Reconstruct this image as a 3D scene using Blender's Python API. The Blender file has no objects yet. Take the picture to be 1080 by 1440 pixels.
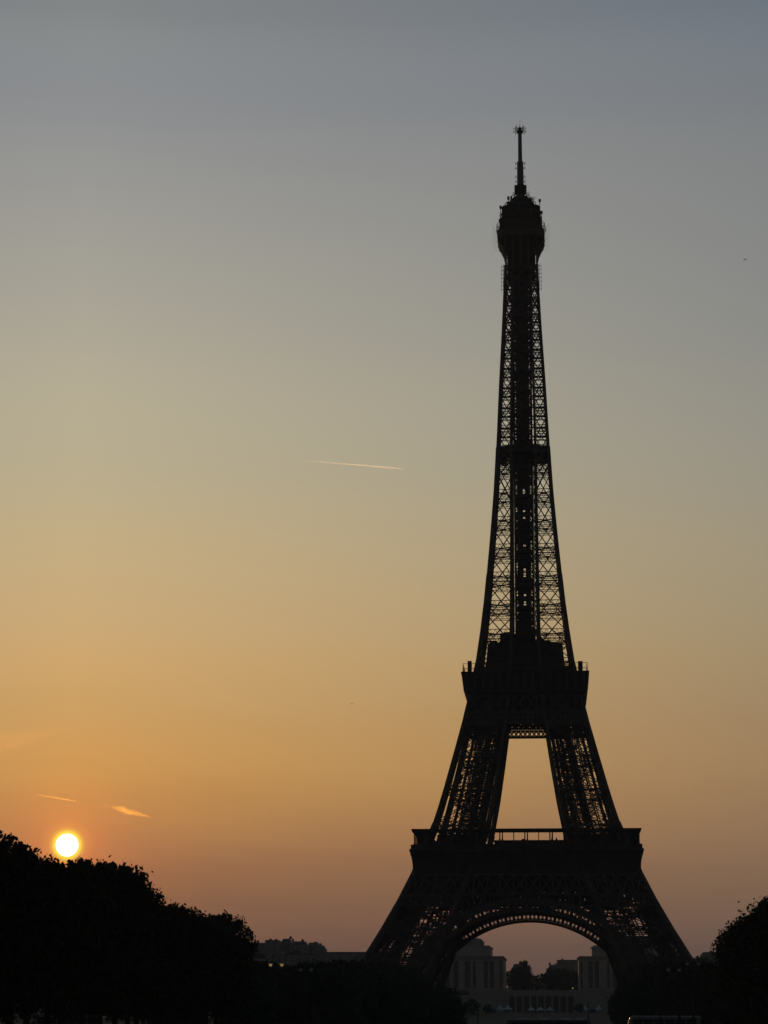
import bpy, bmesh, math, random
from mathutils import Vector, Matrix

R = math.radians
S = bpy.context.scene
COL = S.collection
random.seed(7)

# ------------------------------------------------------------------ camera
cam = bpy.data.cameras.new('camera')
cam.sensor_fit = 'VERTICAL'
cam.sensor_height = 24.0
cam.lens = 24.0 * 3300.0 / 1440.0
cam.clip_start = 0.5
cam.clip_end = 200000
camo = bpy.data.objects.new('camera', cam)
COL.objects.link(camo)
CAM = Vector((12.1, 0, 2.0))
PITCH, YAW, ROLL = math.atan(717 / 3300), R(4.32), R(-0.1)
camo.matrix_world = (Matrix.Translation(CAM) @ Matrix.Rotation(YAW, 4, 'Z')
                     @ Matrix.Rotation(R(90) + PITCH, 4, 'X') @ Matrix.Rotation(-ROLL, 4, 'Z'))
S.camera = camo

# ------------------------------------------------------------------ colour management / render
S.view_settings.view_transform = 'Standard'
S.view_settings.look = 'None'
S.view_settings.exposure = 0
S.view_settings.gamma = 1
S.cycles.use_denoising = True
S.cycles.max_bounces = 4
S.cycles.diffuse_bounces = 2
S.cycles.volume_bounces = 0
S.cycles.transparent_max_bounces = 12

SUN = Vector((-0.20637, 0.97582, 0.07201)).normalized()
SUN_EL = math.asin(SUN.z)

# ------------------------------------------------------------------ world: dusk sky
def lin(c):
    o = []
    for v in c:
        v /= 255.0
        o.append(v / 12.92 if v <= 0.04045 else ((v + 0.055) / 1.055) ** 2.4)
    return (*o, 1)

W = bpy.data.worlds.new('World')
S.world = W
W.use_nodes = True
nt = W.node_tree
nt.nodes.clear()
N = nt.nodes.new
L = nt.links.new

def math_node(tree, op, a, b=None, c=None, clamp=False):
    n = tree.nodes.new('ShaderNodeMath'); n.operation = op; n.use_clamp = clamp
    for i, v in enumerate((a, b, c)):
        if v is None: continue
        if isinstance(v, (int, float)): n.inputs[i].default_value = v
        else: tree.links.new(v, n.inputs[i])
    return n.outputs[0]

def ramp(tree, fac, stops, interp='LINEAR'):
    n = tree.nodes.new('ShaderNodeValToRGB')
    n.color_ramp.interpolation = interp
    e = n.color_ramp.elements
    while len(e) > 1: e.remove(e[-1])
    e[0].position, e[0].color = stops[0]
    for p, c in stops[1:]:
        x = e.new(p); x.color = c
    tree.links.new(fac, n.inputs[0])
    return n.outputs[0]

tc = N('ShaderNodeTexCoord')
sep = N('ShaderNodeSeparateXYZ'); L(tc.outputs['Generated'], sep.inputs[0])
X, Y, Z = sep.outputs
elev = math_node(nt, 'MULTIPLY', math_node(nt, 'ARCSINE', Z), 180 / math.pi)
wn = N('ShaderNodeTexNoise'); wn.inputs['Scale'].default_value = 9.0; wn.inputs['Detail'].default_value = 3.0
wm = N('ShaderNodeMapping'); wm.inputs['Scale'].default_value = (1, 1, 7)
L(tc.outputs['Generated'], wm.inputs[0]); L(wm.outputs[0], wn.inputs[0])
elev_n = math_node(nt, 'MULTIPLY_ADD', math_node(nt, 'SUBTRACT', wn.outputs[0], 0.5), 0.55, elev)
e01 = math_node(nt, 'DIVIDE', elev_n, 40.0, clamp=True)
LEFT = [(0.0, (84, 71, 72)), (1.8, (101, 81, 75)), (2.3, (115, 89, 78)), (3.0, (127, 95, 78)), (4.0, (162, 117, 82)), (5.7, (205, 155, 89)),
        (7.4, (213, 171, 109)), (9.1, (212, 179, 127)), (12.6, (192, 181, 148)), (16.1, (177, 174, 157)),
        (21.4, (145, 149, 151)), (24.1, (131, 136, 139)), (40, (78, 84, 92))]
RIGHT = [(0.0, (83, 72, 72)), (1.8, (96, 80, 76)), (2.3, (112, 90, 81)), (3.0, (124, 100, 82)), (4.0, (139, 111, 88)), (5.7, (161, 131, 97)),
         (7.4, (168, 142, 108)), (9.1, (168, 151, 119)), (12.6, (159, 154, 137)), (16.1, (143, 145, 141)),
         (21.4, (126, 131, 135)), (24.1, (108, 118, 129)), (40, (60, 73, 93))]
rl = ramp(nt, e01, [(a / 40, lin(c)) for a, c in LEFT], 'CARDINAL')
rr = ramp(nt, e01, [(a / 40, lin(c)) for a, c in RIGHT], 'CARDINAL')
# azimuth away from the sun
az = math_node(nt, 'ARCTAN2', X, Y)
daz = math_node(nt, 'ABSOLUTE', math_node(nt, 'SUBTRACT', az, math.atan2(SUN.x, SUN.y)))
daz = math_node(nt, 'MINIMUM', daz, math_node(nt, 'SUBTRACT', 2 * math.pi, daz))
fz = math_node(nt, 'DIVIDE', daz, R(17.5), clamp=True)
mx = N('ShaderNodeMix'); mx.data_type = 'RGBA'
L(fz, mx.inputs[0]); L(rl, mx.inputs[6]); L(rr, mx.inputs[7])
# the sky dims towards the east and overhead
far = math_node(nt, 'DIVIDE', math_node(nt, 'SUBTRACT', daz, R(22)), R(85), clamp=True)
farc = ramp(nt, far, [(0, (1, 1, 1, 1)), (0.35, (0.5, 0.5, 0.52, 1)), (1, (0.165, 0.18, 0.195, 1))])
hi = math_node(nt, 'DIVIDE', math_node(nt, 'SUBTRACT', elev, 26), 50, clamp=True)
hic = ramp(nt, hi, [(0, (1, 1, 1, 1)), (1, (0.22, 0.25, 0.3, 1))])
m1 = N('ShaderNodeMix'); m1.data_type = 'RGBA'; m1.blend_type = 'MULTIPLY'; m1.inputs[0].default_value = 1
L(mx.outputs[2], m1.inputs[6]); L(farc, m1.inputs[7])
m2 = N('ShaderNodeMix'); m2.data_type = 'RGBA'; m2.blend_type = 'MULTIPLY'; m2.inputs[0].default_value = 1
L(m1.outputs[2], m2.inputs[6]); L(hic, m2.inputs[7])
# aureole of the hazy air round the sun
vd = N('ShaderNodeVectorMath'); vd.operation = 'SUBTRACT'
L(tc.outputs['Generated'], vd.inputs[0]); vd.inputs[1].default_value = SUN
vl = N('ShaderNodeVectorMath'); vl.operation = 'LENGTH'; L(vd.outputs[0], vl.inputs[0])
ang = math_node(nt, 'DIVIDE', vl.outputs['Value'], R(6.0), clamp=True)
au = ramp(nt, ang, [(0.0, (1.2, 1.0, 0.35, 1)), (0.270 / 6, (1.0, 0.85, 0.05, 1)), (0.315 / 6, (0.95, 0.72, 0.0, 1)), (0.37 / 6, (0.6, 0.28, 0.0, 1)),
                    (0.45 / 6, (0.44, 0.10, 0.0, 1)), (0.65 / 6, (0.30, 0.04, 0.0, 1)), (1.1 / 6, (0.17, 0.022, 0.0, 1)),
                    (2.0 / 6, (0.07, 0.008, 0.0, 1)), (3.5 / 6, (0.018, 0.002, 0.0, 1)), (1.0, (0, 0, 0, 1))])
m3 = N('ShaderNodeMix'); m3.data_type = 'RGBA'; m3.blend_type = 'ADD'; m3.inputs[0].default_value = 1
L(m2.outputs[2], m3.inputs[6]); L(au, m3.inputs[7])
# physical sky adds its own trace of blue light
sky = N('ShaderNodeTexSky'); sky.sky_type = 'NISHITA'; sky.sun_disc = False
sky.sun_elevation = SUN_EL; sky.sun_rotation = math.atan2(SUN.x, SUN.y)
sky.dust_density = 4.0; sky.air_density = 1.5
bg1 = N('ShaderNodeBackground'); L(m3.outputs[2], bg1.inputs[0]); bg1.inputs[1].default_value = 1.0
bg2 = N('ShaderNodeBackground'); L(sky.outputs[0], bg2.inputs[0]); bg2.inputs[1].default_value = 0.004
ad = N('ShaderNodeAddShader'); L(bg1.outputs[0], ad.inputs[0]); L(bg2.outputs[0], ad.inputs[1])
wo = N('ShaderNodeOutputWorld'); L(ad.outputs[0], wo.inputs[0])

# ------------------------------------------------------------------ sun lamp
sl = bpy.data.lights.new('sun_light', 'SUN')
sl.energy = 2.0
sl.angle = R(0.5)
sl.color = (1.0, 0.66, 0.36)
slo = bpy.data.objects.new('sun_light', sl)
slo.rotation_euler = (-SUN).to_track_quat('-Z', 'Y').to_euler()
slo.location = (-300, 1200, 400)
COL.objects.link(slo)

# ------------------------------------------------------------------ materials
def material(name, base, rough=0.7, var=0.25, scale=3.0, metallic=0.0, base2=None, translucent=0.0):
    m = bpy.data.materials.new(name); m.use_nodes = True
    t = m.node_tree; p = t.nodes['Principled BSDF']
    c = t.nodes.new('ShaderNodeTexCoord')
    n = t.nodes.new('ShaderNodeTexNoise'); n.inputs['Scale'].default_value = scale; n.inputs['Detail'].default_value = 5
    t.links.new(c.outputs['Object'], n.inputs[0])
    b2 = base2 or tuple(v * (1 - var) for v in base)
    b1 = tuple(min(1, v * (1 + var)) for v in base) if base2 is None else base
    o = ramp(t, n.outputs[0], [(0.3, (*b2, 1)), (0.7, (*b1, 1))])
    t.links.new(o, p.inputs['Base Color'])
    p.inputs['Roughness'].default_value = rough
    p.inputs['Metallic'].default_value = metallic
    p.inputs['Specular IOR Level'].default_value = 0.5 if rough < 0.45 else 0.15  # matt, weathered surfaces
    return m

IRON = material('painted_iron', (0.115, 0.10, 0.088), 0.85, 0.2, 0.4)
IRON2 = material('iron_panel_and_shade', (0.06, 0.052, 0.045), 0.85, 0.25, 0.3)  # panels; on inner girders and rear lattice the darker colour imitates deck shade
REDROOF = material('red_sheet_metal', (0.20, 0.06, 0.05), 0.5, 0.2, 1.0)
GLASS = material('dark_glass', (0.03, 0.035, 0.04), 0.15, 0.2, 1.0)
MAST = material('mast_grey', (0.16, 0.17, 0.18), 0.5, 0.15, 1.0)
STONE = material('pale_stone', (0.43, 0.425, 0.41), 0.9, 0.14, 0.12)
STONE2 = material('grey_stone', (0.30, 0.295, 0.30), 0.9, 0.2, 0.2)
ZINC = material('zinc_roof', (0.16, 0.17, 0.19), 0.6, 0.2, 0.3)
WINDOWM = material('window_dark', (0.19, 0.195, 0.20), 0.5, 0.3, 0.5)
LEAF = material('tree_leaves', (0.045, 0.06, 0.022), 0.8, 0.3, 0.35)
LEAF2 = material('garden_leaves', (0.05, 0.07, 0.03), 0.8, 0.3, 0.3)
BARK = material('tree_bark', (0.06, 0.05, 0.04), 0.95, 0.3, 3.0)
CANVAS = material('tent_canvas', (0.70, 0.92, 1.0), 0.8, 0.08, 0.8)
CANVASB = material('tent_canvas_blue', (0.10, 0.30, 0.55), 0.8, 0.1, 0.8)
COACH = material('coach_paint', (0.22, 0.23, 0.25), 0.35, 0.08, 0.6)
COACHD = material('coach_dark_paint', (0.10, 0.11, 0.13), 0.35, 0.1, 0.6)
COACHR = material('coach_roof_white', (0.75, 0.78, 0.80), 0.5, 0.08, 0.6)
RUBBER = material('rubber', (0.025, 0.025, 0.025), 0.9, 0.1, 2.0)
POST = material('lamp_post_green', (0.05, 0.06, 0.055), 0.5, 0.2, 2.0)
ASPHALT = material('asphalt', (0.05, 0.05, 0.052), 0.9, 0.2, 0.4)
GRASS = material('lawn_grass', (0.05, 0.075, 0.03), 0.95, 0.3, 0.05, base2=(0.07, 0.07, 0.035))
GRAVEL = material('gravel_path', (0.22, 0.19, 0.15), 0.95, 0.2, 0.5)
HILL = material('hill_ground', (0.05, 0.06, 0.04), 0.95, 0.3, 0.02)
FEATHER = material('bird_feathers', (0.05, 0.045, 0.04), 0.8, 0.2, 5.0)
WATER = material('river_water', (0.03, 0.04, 0.04), 0.12, 0.2, 0.05)
BRONZE = material('statue_bronze', (0.10, 0.10, 0.08), 0.5, 0.2, 1.0)

def glow(name, col, st):
    m = bpy.data.materials.new(name); m.use_nodes = True
    t = m.node_tree; t.nodes.clear()
    e = t.nodes.new('ShaderNodeEmission'); e.inputs[0].default_value = (*col, 1); e.inputs[1].default_value = st
    o = t.nodes.new('ShaderNodeOutputMaterial'); t.links.new(e.outputs[0], o.inputs[0])
    m.cycles.emission_sampling = 'NONE'
    return m
LANTERN = glow('lantern_light', (1.0, 0.62, 0.22), 0.22)
LANTERN_DIM = glow('lantern_light_dim', (0.9, 0.8, 0.7), 0.012)
SPOT = glow('terrace_lamp_light', (1.0, 0.75, 0.45), 0.6)
SUNM = glow('sun_surface', (1.0, 0.97, 0.85), 6.0)

# ------------------------------------------------------------------ mesh building
class MB:
    def __init__(s): s.v = []; s.f = []
    def add(s, vs, fs):
        b = len(s.v); s.v += [tuple(p) for p in vs]; s.f += [tuple(i + b for i in f) for f in fs]
    def hexa(s, p):          # 8 points: bottom ring 0-3, top ring 4-7
        s.add(p, [(0, 3, 2, 1), (4, 5, 6, 7), (0, 1, 5, 4), (1, 2, 6, 5), (2, 3, 7, 6), (3, 0, 4, 7)])
    def box(s, x0, x1, y0, y1, z0, z1):
        s.hexa([(x0, y0, z0), (x1, y0, z0), (x1, y1, z0), (x0, y1, z0), (x0, y0, z1), (x1, y0, z1), (x1, y1, z1), (x0, y1, z1)])
    def bar(s, p, q, a, b=None, up=None):
        p = Vector(p); q = Vector(q); d = q - p
        if d.length < 1e-6: return
        d.normalize(); b = b or a
        u = Vector(up) if up else (Vector((0, 0, 1)) if abs(d.z) < 0.9 else Vector((1, 0, 0)))
        x = d.cross(u)
        if x.length < 1e-4: x = d.cross(Vector((0, 1, 0)))
        x.normalize(); y = x.cross(d)
        x *= a / 2; y *= b / 2
        s.hexa([p - x - y, p + x - y, p + x + y, p - x + y, q - x - y, q + x - y, q + x + y, q - x + y])
    def laced(s, p, q, n, w, c, t, step=None):   # two rails and zigzag lacing, lying in the plane whose normal is n
        p = Vector(p); q = Vector(q); d = q - p; ln = d.length
        if ln < 0.1: return
        d.normalize(); o = d.cross(Vector(n)); o.normalize(); o *= w / 2
        s.bar(p + o, q + o, c); s.bar(p - o, q - o, c)
        k = max(1, int(ln / (step or w * 1.3)))
        for i in range(k):
            a = p + d * (ln * i / k); b = p + d * (ln * (i + 1) / k)
            sg = 1 if i % 2 else -1
            s.bar(a + o * sg, b - o * sg, t)
    def ring(s, c, r, t, n=12, plane='xz', fy=None):
        pts = []
        for i in range(n):
            a = 2 * math.pi * i / n
            pts.append(Vector((c[0] + r * math.cos(a), c[1], c[2] + r * math.sin(a))) if plane == 'xz'
                       else Vector((c[0] + r * math.cos(a), c[1] + r * math.sin(a), c[2])))
        if fy:
            for p in pts: p.y = fy(p.z)
        for i in range(n): s.bar(pts[i], pts[(i + 1) % n], t)
    def prism(s, ring0, ring1, cap=True):
        n = len(ring0); b = len(s.v)
        s.v += [tuple(p) for p in ring0] + [tuple(p) for p in ring1]
        for i in range(n):
            j = (i + 1) % n
            s.f.append((b + i, b + j, b + n + j, b + n + i))
        if cap:
            s.f.append(tuple(b + i for i in reversed(range(n)))); s.f.append(tuple(b + n + i for i in range(n)))
    def cyl(s, x, y, z0, z1, r0, r1=None, n=10):
        r1 = r0 if r1 is None else r1
        c = [(math.cos(2 * math.pi * i / n), math.sin(2 * math.pi * i / n)) for i in range(n)]
        s.prism([(x + a * r0, y + b * r0, z0) for a, b in c], [(x + a * r1, y + b * r1, z1) for a, b in c])
    def tube(s, pts, radii, n=7):
        rings = []
        for i, p in enumerate(pts):
            p = Vector(p)
            d = (Vector(pts[min(i + 1, len(pts) - 1)]) - Vector(pts[max(i - 1, 0)])).normalized()
            x = d.cross(Vector((0, 1, 0.1))); x = x.normalized() if x.length > 1e-3 else Vector((1, 0, 0)); y = d.cross(x)
            rings.append([p + (x * math.cos(2 * math.pi * k / n) + y * math.sin(2 * math.pi * k / n)) * radii[i] for k in range(n)])
        for i in range(len(rings) - 1): s.prism(rings[i], rings[i + 1], cap=(i in (0, len(rings) - 2)))
    def build(s, name, mat, parent=None, smooth=False):
        me = bpy.data.meshes.new(name); me.from_pydata(s.v, [], s.f); me.update()
        me.materials.append(mat)
        if smooth: me.polygons.foreach_set('use_smooth', [True] * len(me.polygons))
        o = bpy.data.objects.new(name, me); COL.objects.link(o); o.parent = parent
        return o

def tag(o, label=None, cat=None, group=None, kind=None):
    for k, v in (('label', label), ('category', cat), ('group', group), ('kind', kind)):
        if v: o[k] = v
    return o

def thing(name, label, cat, loc=(0, 0, 0), group=None, rz=0):
    o = bpy.data.objects.new(name, None); COL.objects.link(o)
    o.location = loc; o.rotation_euler.z = rz
    return tag(o, label, cat, group)

def dup(root, loc=None, rz=None, scale=None, label=None, group=None):
    r = root.copy(); COL.objects.link(r)
    if loc: r.location = loc
    if rz is not None: r.rotation_euler.z = rz
    if scale: r.scale = scale
    if label: r['label'] = label
    if group: r['group'] = group
    for ch in list(root.children):
        c = ch.copy(); COL.objects.link(c); c.parent = r
        for g in list(ch.children):
            d = g.copy(); COL.objects.link(d); d.parent = c
    return r

def lerp_table(tab, z):
    if z <= tab[0][0]: return tab[0][1]
    for (a, va), (b, vb) in zip(tab, tab[1:]):
        if z <= b: return va + (vb - va) * (z - a) / (b - a)
    return tab[-1][1]

ORD = ['first', 'second', 'third', 'fourth', 'fifth', 'sixth', 'seventh', 'eighth', 'ninth', 'tenth', 'eleventh', 'twelfth',
       'thirteenth', 'fourteenth', 'fifteenth', 'sixteenth', 'seventeenth', 'eighteenth', 'nineteenth', 'twentieth',
       'twenty-first', 'twenty-second', 'twenty-third', 'twenty-fourth', 'twenty-fifth', 'twenty-sixth', 'twenty-seventh', 'twenty-eighth',
       'twenty-ninth', 'thirtieth', 'thirty-first', 'thirty-second', 'thirty-third', 'thirty-fourth', 'thirty-fifth', 'thirty-sixth']

# ------------------------------------------------------------------ ground, roads, hill
def hill_h(u, v):
    base = lerp_table([(1010, 0), (1125, 6.4), (1269, 7.0), (1273, 17.4), (1400, 19), (1700, 26), (2600, 30)], v)
    if abs(u) > 52: base = lerp_table([(1010, 0), (1125, 4.0), (1269, 12.0), (1400, 26), (1550, 34), (2600, 36)], v)
    if u < -70:
        k = min(1, (-70 - u) / 60); base += k * lerp_table([(1150, 0), (1420, 12), (2600, 12)], v)
    return base
m = MB()
m.box(-2900, 2900, -380, 1010, -3, 0)
tag(m.build('ground', GRASS), kind='structure')
m = MB()
us = [-2900, -1500, -600, -300, -220, -180, -150, -130, -110, -90, -70, -52.5, -52, -30, 0, 30, 52, 52.5, 70, 100, 160, 300, 800, 2900]
vs = [1010, 1040, 1080, 1125, 1160, 1200, 1269, 1273, 1300, 1350, 1400, 1450, 1550, 1700, 2100, 2900]
m.v = [(u, v, hill_h(u, v) + random.uniform(-0.2, 0.2) * (v > 1280)) for v in vs for u in us]
n = len(us)
m.f = [(j * n + i, j * n + i + 1, (j + 1) * n + i + 1, (j + 1) * n + i) for j in range(len(vs) - 1) for i in range(n - 1)]
tag(m.build('hillside', HILL), kind='structure')
m = MB(); m.box(-700, 700, 352, 378, -0.5, 0.02); tag(m.build('road', ASPHALT), kind='structure')
m = MB()
for x0, x1 in ((-31, -25), (25, 31)): m.box(x0, x1, 20, 350, -0.5, 0.015)
tag(m.build('path', GRAVEL), kind='structure')
m = MB(); m.box(-800, 800, 349.5, 351.8, -0.5, 0.13); m.box(-800, 800, 378.2, 381, -0.5, 0.13)
tag(m.build('pavement', STONE2), kind='structure')

# ------------------------------------------------------------------ the iron lattice tower
TY = 814.0
OT = [(0, 64.0), (12, 57.0), (24.2, 50.4), (32.4, 45.6), (41.7, 40.7), (48, 37.6), (57.6, 34.0), (64.5, 31.1), (73, 28.5), (82, 26.0), (92, 23.4), (103.2, 20.5),
      (110.2, 19.0), (122.6, 16.2), (133, 14.7), (145.4, 13.2), (156, 12.2), (165.8, 11.3), (181.4, 10.0), (194, 9.25), (207.4, 8.55), (223.3, 7.8),
      (244.7, 6.6), (266, 5.65), (275, 5.6)]
IT = [(0, 38.5), (30, 26.5), (57.6, 15.6), (64.7, 13.2), (80, 10.2), (96, 7.7), (110, 5.7), (122, 4.9), (145, 4.5), (181, 4.3), (207, 4.2), (245, 3.5), (275, 3.2)]
Of = lambda z: lerp_table(OT, z)
If = lambda z: lerp_table(IT, z)
tower = thing('lattice_tower', 'tall dark wrought iron lattice tower with four legs, arches and three platforms', 'tower', (0.4, TY, 0))

def corner_pts(z):        # the four chords of the pillar in the front left quadrant
    o, i = Of(z), If(z)
    return [(-o, -o, z), (-i, -o, z), (-i, -i, z), (-o, -i, z)]

def pillar(zs, chord, brace, rail, lace, girder_h, name, inner=True):
    root = bpy.data.objects.new(name, None); COL.objects.link(root); root.parent = tower
    br = MB()
    for k in range(4):
        ch = MB()
        for a, b in zip(zs, zs[1:]):
            steps = max(1, int((b - a) / 6))
            for q in range(steps):
                za, zb = a + (b - a) * q / steps, a + (b - a) * (q + 1) / steps
                ch.bar(corner_pts(za)[k], corner_pts(zb + 0.15)[k], chord)
        ch.build('chord', IRON, root)
    for idx, (a, b) in enumerate(zip(zs, zs[1:])):
        A, B = corner_pts(a), corner_pts(b)
        for k in range(4):
            j = (k + 1) % 4
            nrm = (Vector(A[j]) - Vector(A[k])).cross(Vector(B[k]) - Vector(A[k])).normalized()
            br.laced(A[k], B[j], nrm, brace, rail, lace)
            br.laced(A[j], B[k], nrm, brace, rail, lace)
            br.laced(Vector(B[k]), Vector(B[j]), nrm, girder_h, rail * 1.2, lace, girder_h * 0.8)
        br.bar(B[0], B[2], rail * 1.3); br.bar(B[1], B[3], rail * 1.3)
        mid = lambda P, k: (Vector(P[k]) + Vector(P[(k + 1) % 4])) / 2
        if inner:
            for k in range(4):
                br.bar(mid(A, k), mid(B, k), rail * 1.2)
    br.build('bracing', IRON, root)
    return root

def tangle(name, root, z0, z1, count, seed, lo=-.45, hi=.3, w=(.14, .4)):   # stairs, pipes and small braces inside a pillar
    rt = random.Random(seed); m = MB()
    cp = lambda e: max(-.46, min(.44, e))
    P = lambda z, ex, ey: (-mid(z, cp(ex)), -mid(z, cp(ey)), z)
    for i in range(count):
        z = rt.uniform(z0, z1 - 3); ex, ey = rt.uniform(lo, hi), rt.uniform(-.45, .45)
        k = rt.random()
        if k < .4: q = P(min(z1, z + rt.uniform(1.5, 4)), ex + rt.uniform(-.25, .25), ey)
        elif k < .7: q = P(z, max(lo, min(hi, ex + rt.choice((-.35, .35)))), ey)
        else: q = P(min(z1, z + rt.uniform(1, 3)), ex, ey + rt.uniform(-.3, .3))
        m.bar(P(z, ex, ey), q, rt.uniform(*w))
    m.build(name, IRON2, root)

def copies(o, n=4):
    for k in range(1, n):       # one quarter turn each
        c = o.copy(); COL.objects.link(c); c.rotation_euler.z = k * math.pi / 2
        for ch in o.children:
            d = ch.copy(); COL.objects.link(d); d.parent = c

lower = pillar([0, 11, 21.5, 31.5, 41, 49.5, 57.6], 1.3, 0.75, 0.28, 0.12, 1.4, 'leg')
# lift track and stair inside each leg
t = MB()
cz = [0, 10, 20, 30, 40, 50, 57]
mid = lambda z, e: (Of(z) * (0.5 + e) + If(z) * (0.5 - e))
for a, b in zip(cz, cz[1:]):
    for ex, ey in ((-.12, -.12), (.06, -.12), (-.12, .12), (.06, .12)):
        t.bar((-mid(a, ex), -mid(a, ey), a), (-mid(b, ex), -mid(b, ey), b), 0.4)
    for q in range(6):
        z = a + (b - a) * q / 6
        t.bar((-mid(z, -.12), -mid(z, -.12), z), (-mid(z, .12), -mid(z, -.12), z), 0.25)
        t.bar((-mid(z, -.12), -mid(z, .12), z), (-mid(z, .12), -mid(z, .12), z), 0.25)
    for q in range(4):
        z0, z1 = a + (b - a) * q / 4, a + (b - a) * (q + 1) / 4
        e0, e1 = ((-.3, .3) if q % 2 else (.3, -.3))
        t.bar((-mid(z0, e0), -mid(z0, .3), z0), (-mid(z1, e1), -mid(z1, .3), z1), 0.6, 0.25)
t.build('lift_track', IRON, lower)
tangle('stair', lower, 8, 56, 110, 6, -.45, -.02)
for x in (-64, -38.5):
    for y in (-64, -38.5):
        ft = MB()
        ft.prism([(x - 4, y - 4, -1), (x + 4, y - 4, -1), (x + 4, y + 4, -1), (x - 4, y + 4, -1)],
                 [(x - 2, y - 2, 3.2), (x + 2.6, y - 2, 3.2), (x + 2.6, y + 2.6, 3.2), (x - 2, y + 2.6, 3.2)])
        ft.build('footing', STONE2, lower)
copies(lower)

midp = pillar([57.6, 66.5, 78.6, 90.2, 101, 111, 118], 1.0, 0.8, 0.24, 0.15, 1.4, 'pillar')
t = MB()
cz = [57.6, 64, 70, 76, 82, 88, 94, 100, 106, 112]
for a, b in zip(cz, cz[1:]):
    for ex, ey in ((-.16, -.3), (.02, -.3), (-.16, .0), (.0, .0), (-.36, .2), (-.36, -.2)):
        t.bar((-mid(a, ex), -mid(a, ey), a), (-mid(b, ex), -mid(b, ey), b), 0.42)
    for q in range(7):
        z = a + (b - a) * q / 7
        t.bar((-mid(z, -.36), -mid(z, -.3), z), (-mid(z, .1), -mid(z, -.3), z), 0.22)
        t.bar((-mid(z, -.36), -mid(z, .2), z), (-mid(z, .1), -mid(z, .0), z), 0.2)
    for q in range(2):
        z0, z1 = a + (b - a) * q / 2, a + (b - a) * (q + 1) / 2
        e0, e1 = ((-.35, .1) if q % 2 else (.1, -.35))
        t.bar((-mid(z0, e0), -mid(z0, .3), z0), (-mid(z1, e1), -mid(z1, .3), z1), 0.5, 0.22)
    for ex, ey, w_ in ((-.2, .15, .5), (-.27, -.1, .8), (-.34, .3, 1.1), (-.41, -.3, 1.15), (-.46, -.4, 1.15)):
        t.bar((-mid(a, ex), -mid(a, ey), a), (-mid(b, ex), -mid(b, ey), b), w_, 0.4)
    # extra inner web that thickens the inner half of each pillar
    t.laced((-If(a), -mid(a, 0), a), (-If(b), -mid(b, 0), b), (1, 0, 0), 1.6, 0.3, 0.2)
    t.laced((-mid(a, -.25), -If(a), a), (-mid(b, -.25), -If(b), b), (0, 1, 0), 1.6, 0.3, 0.2)
t.build('lift_track', IRON, midp)
tangle('stair', midp, 58, 112, 260, 4, -.42, .12)
copies(midp)

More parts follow.
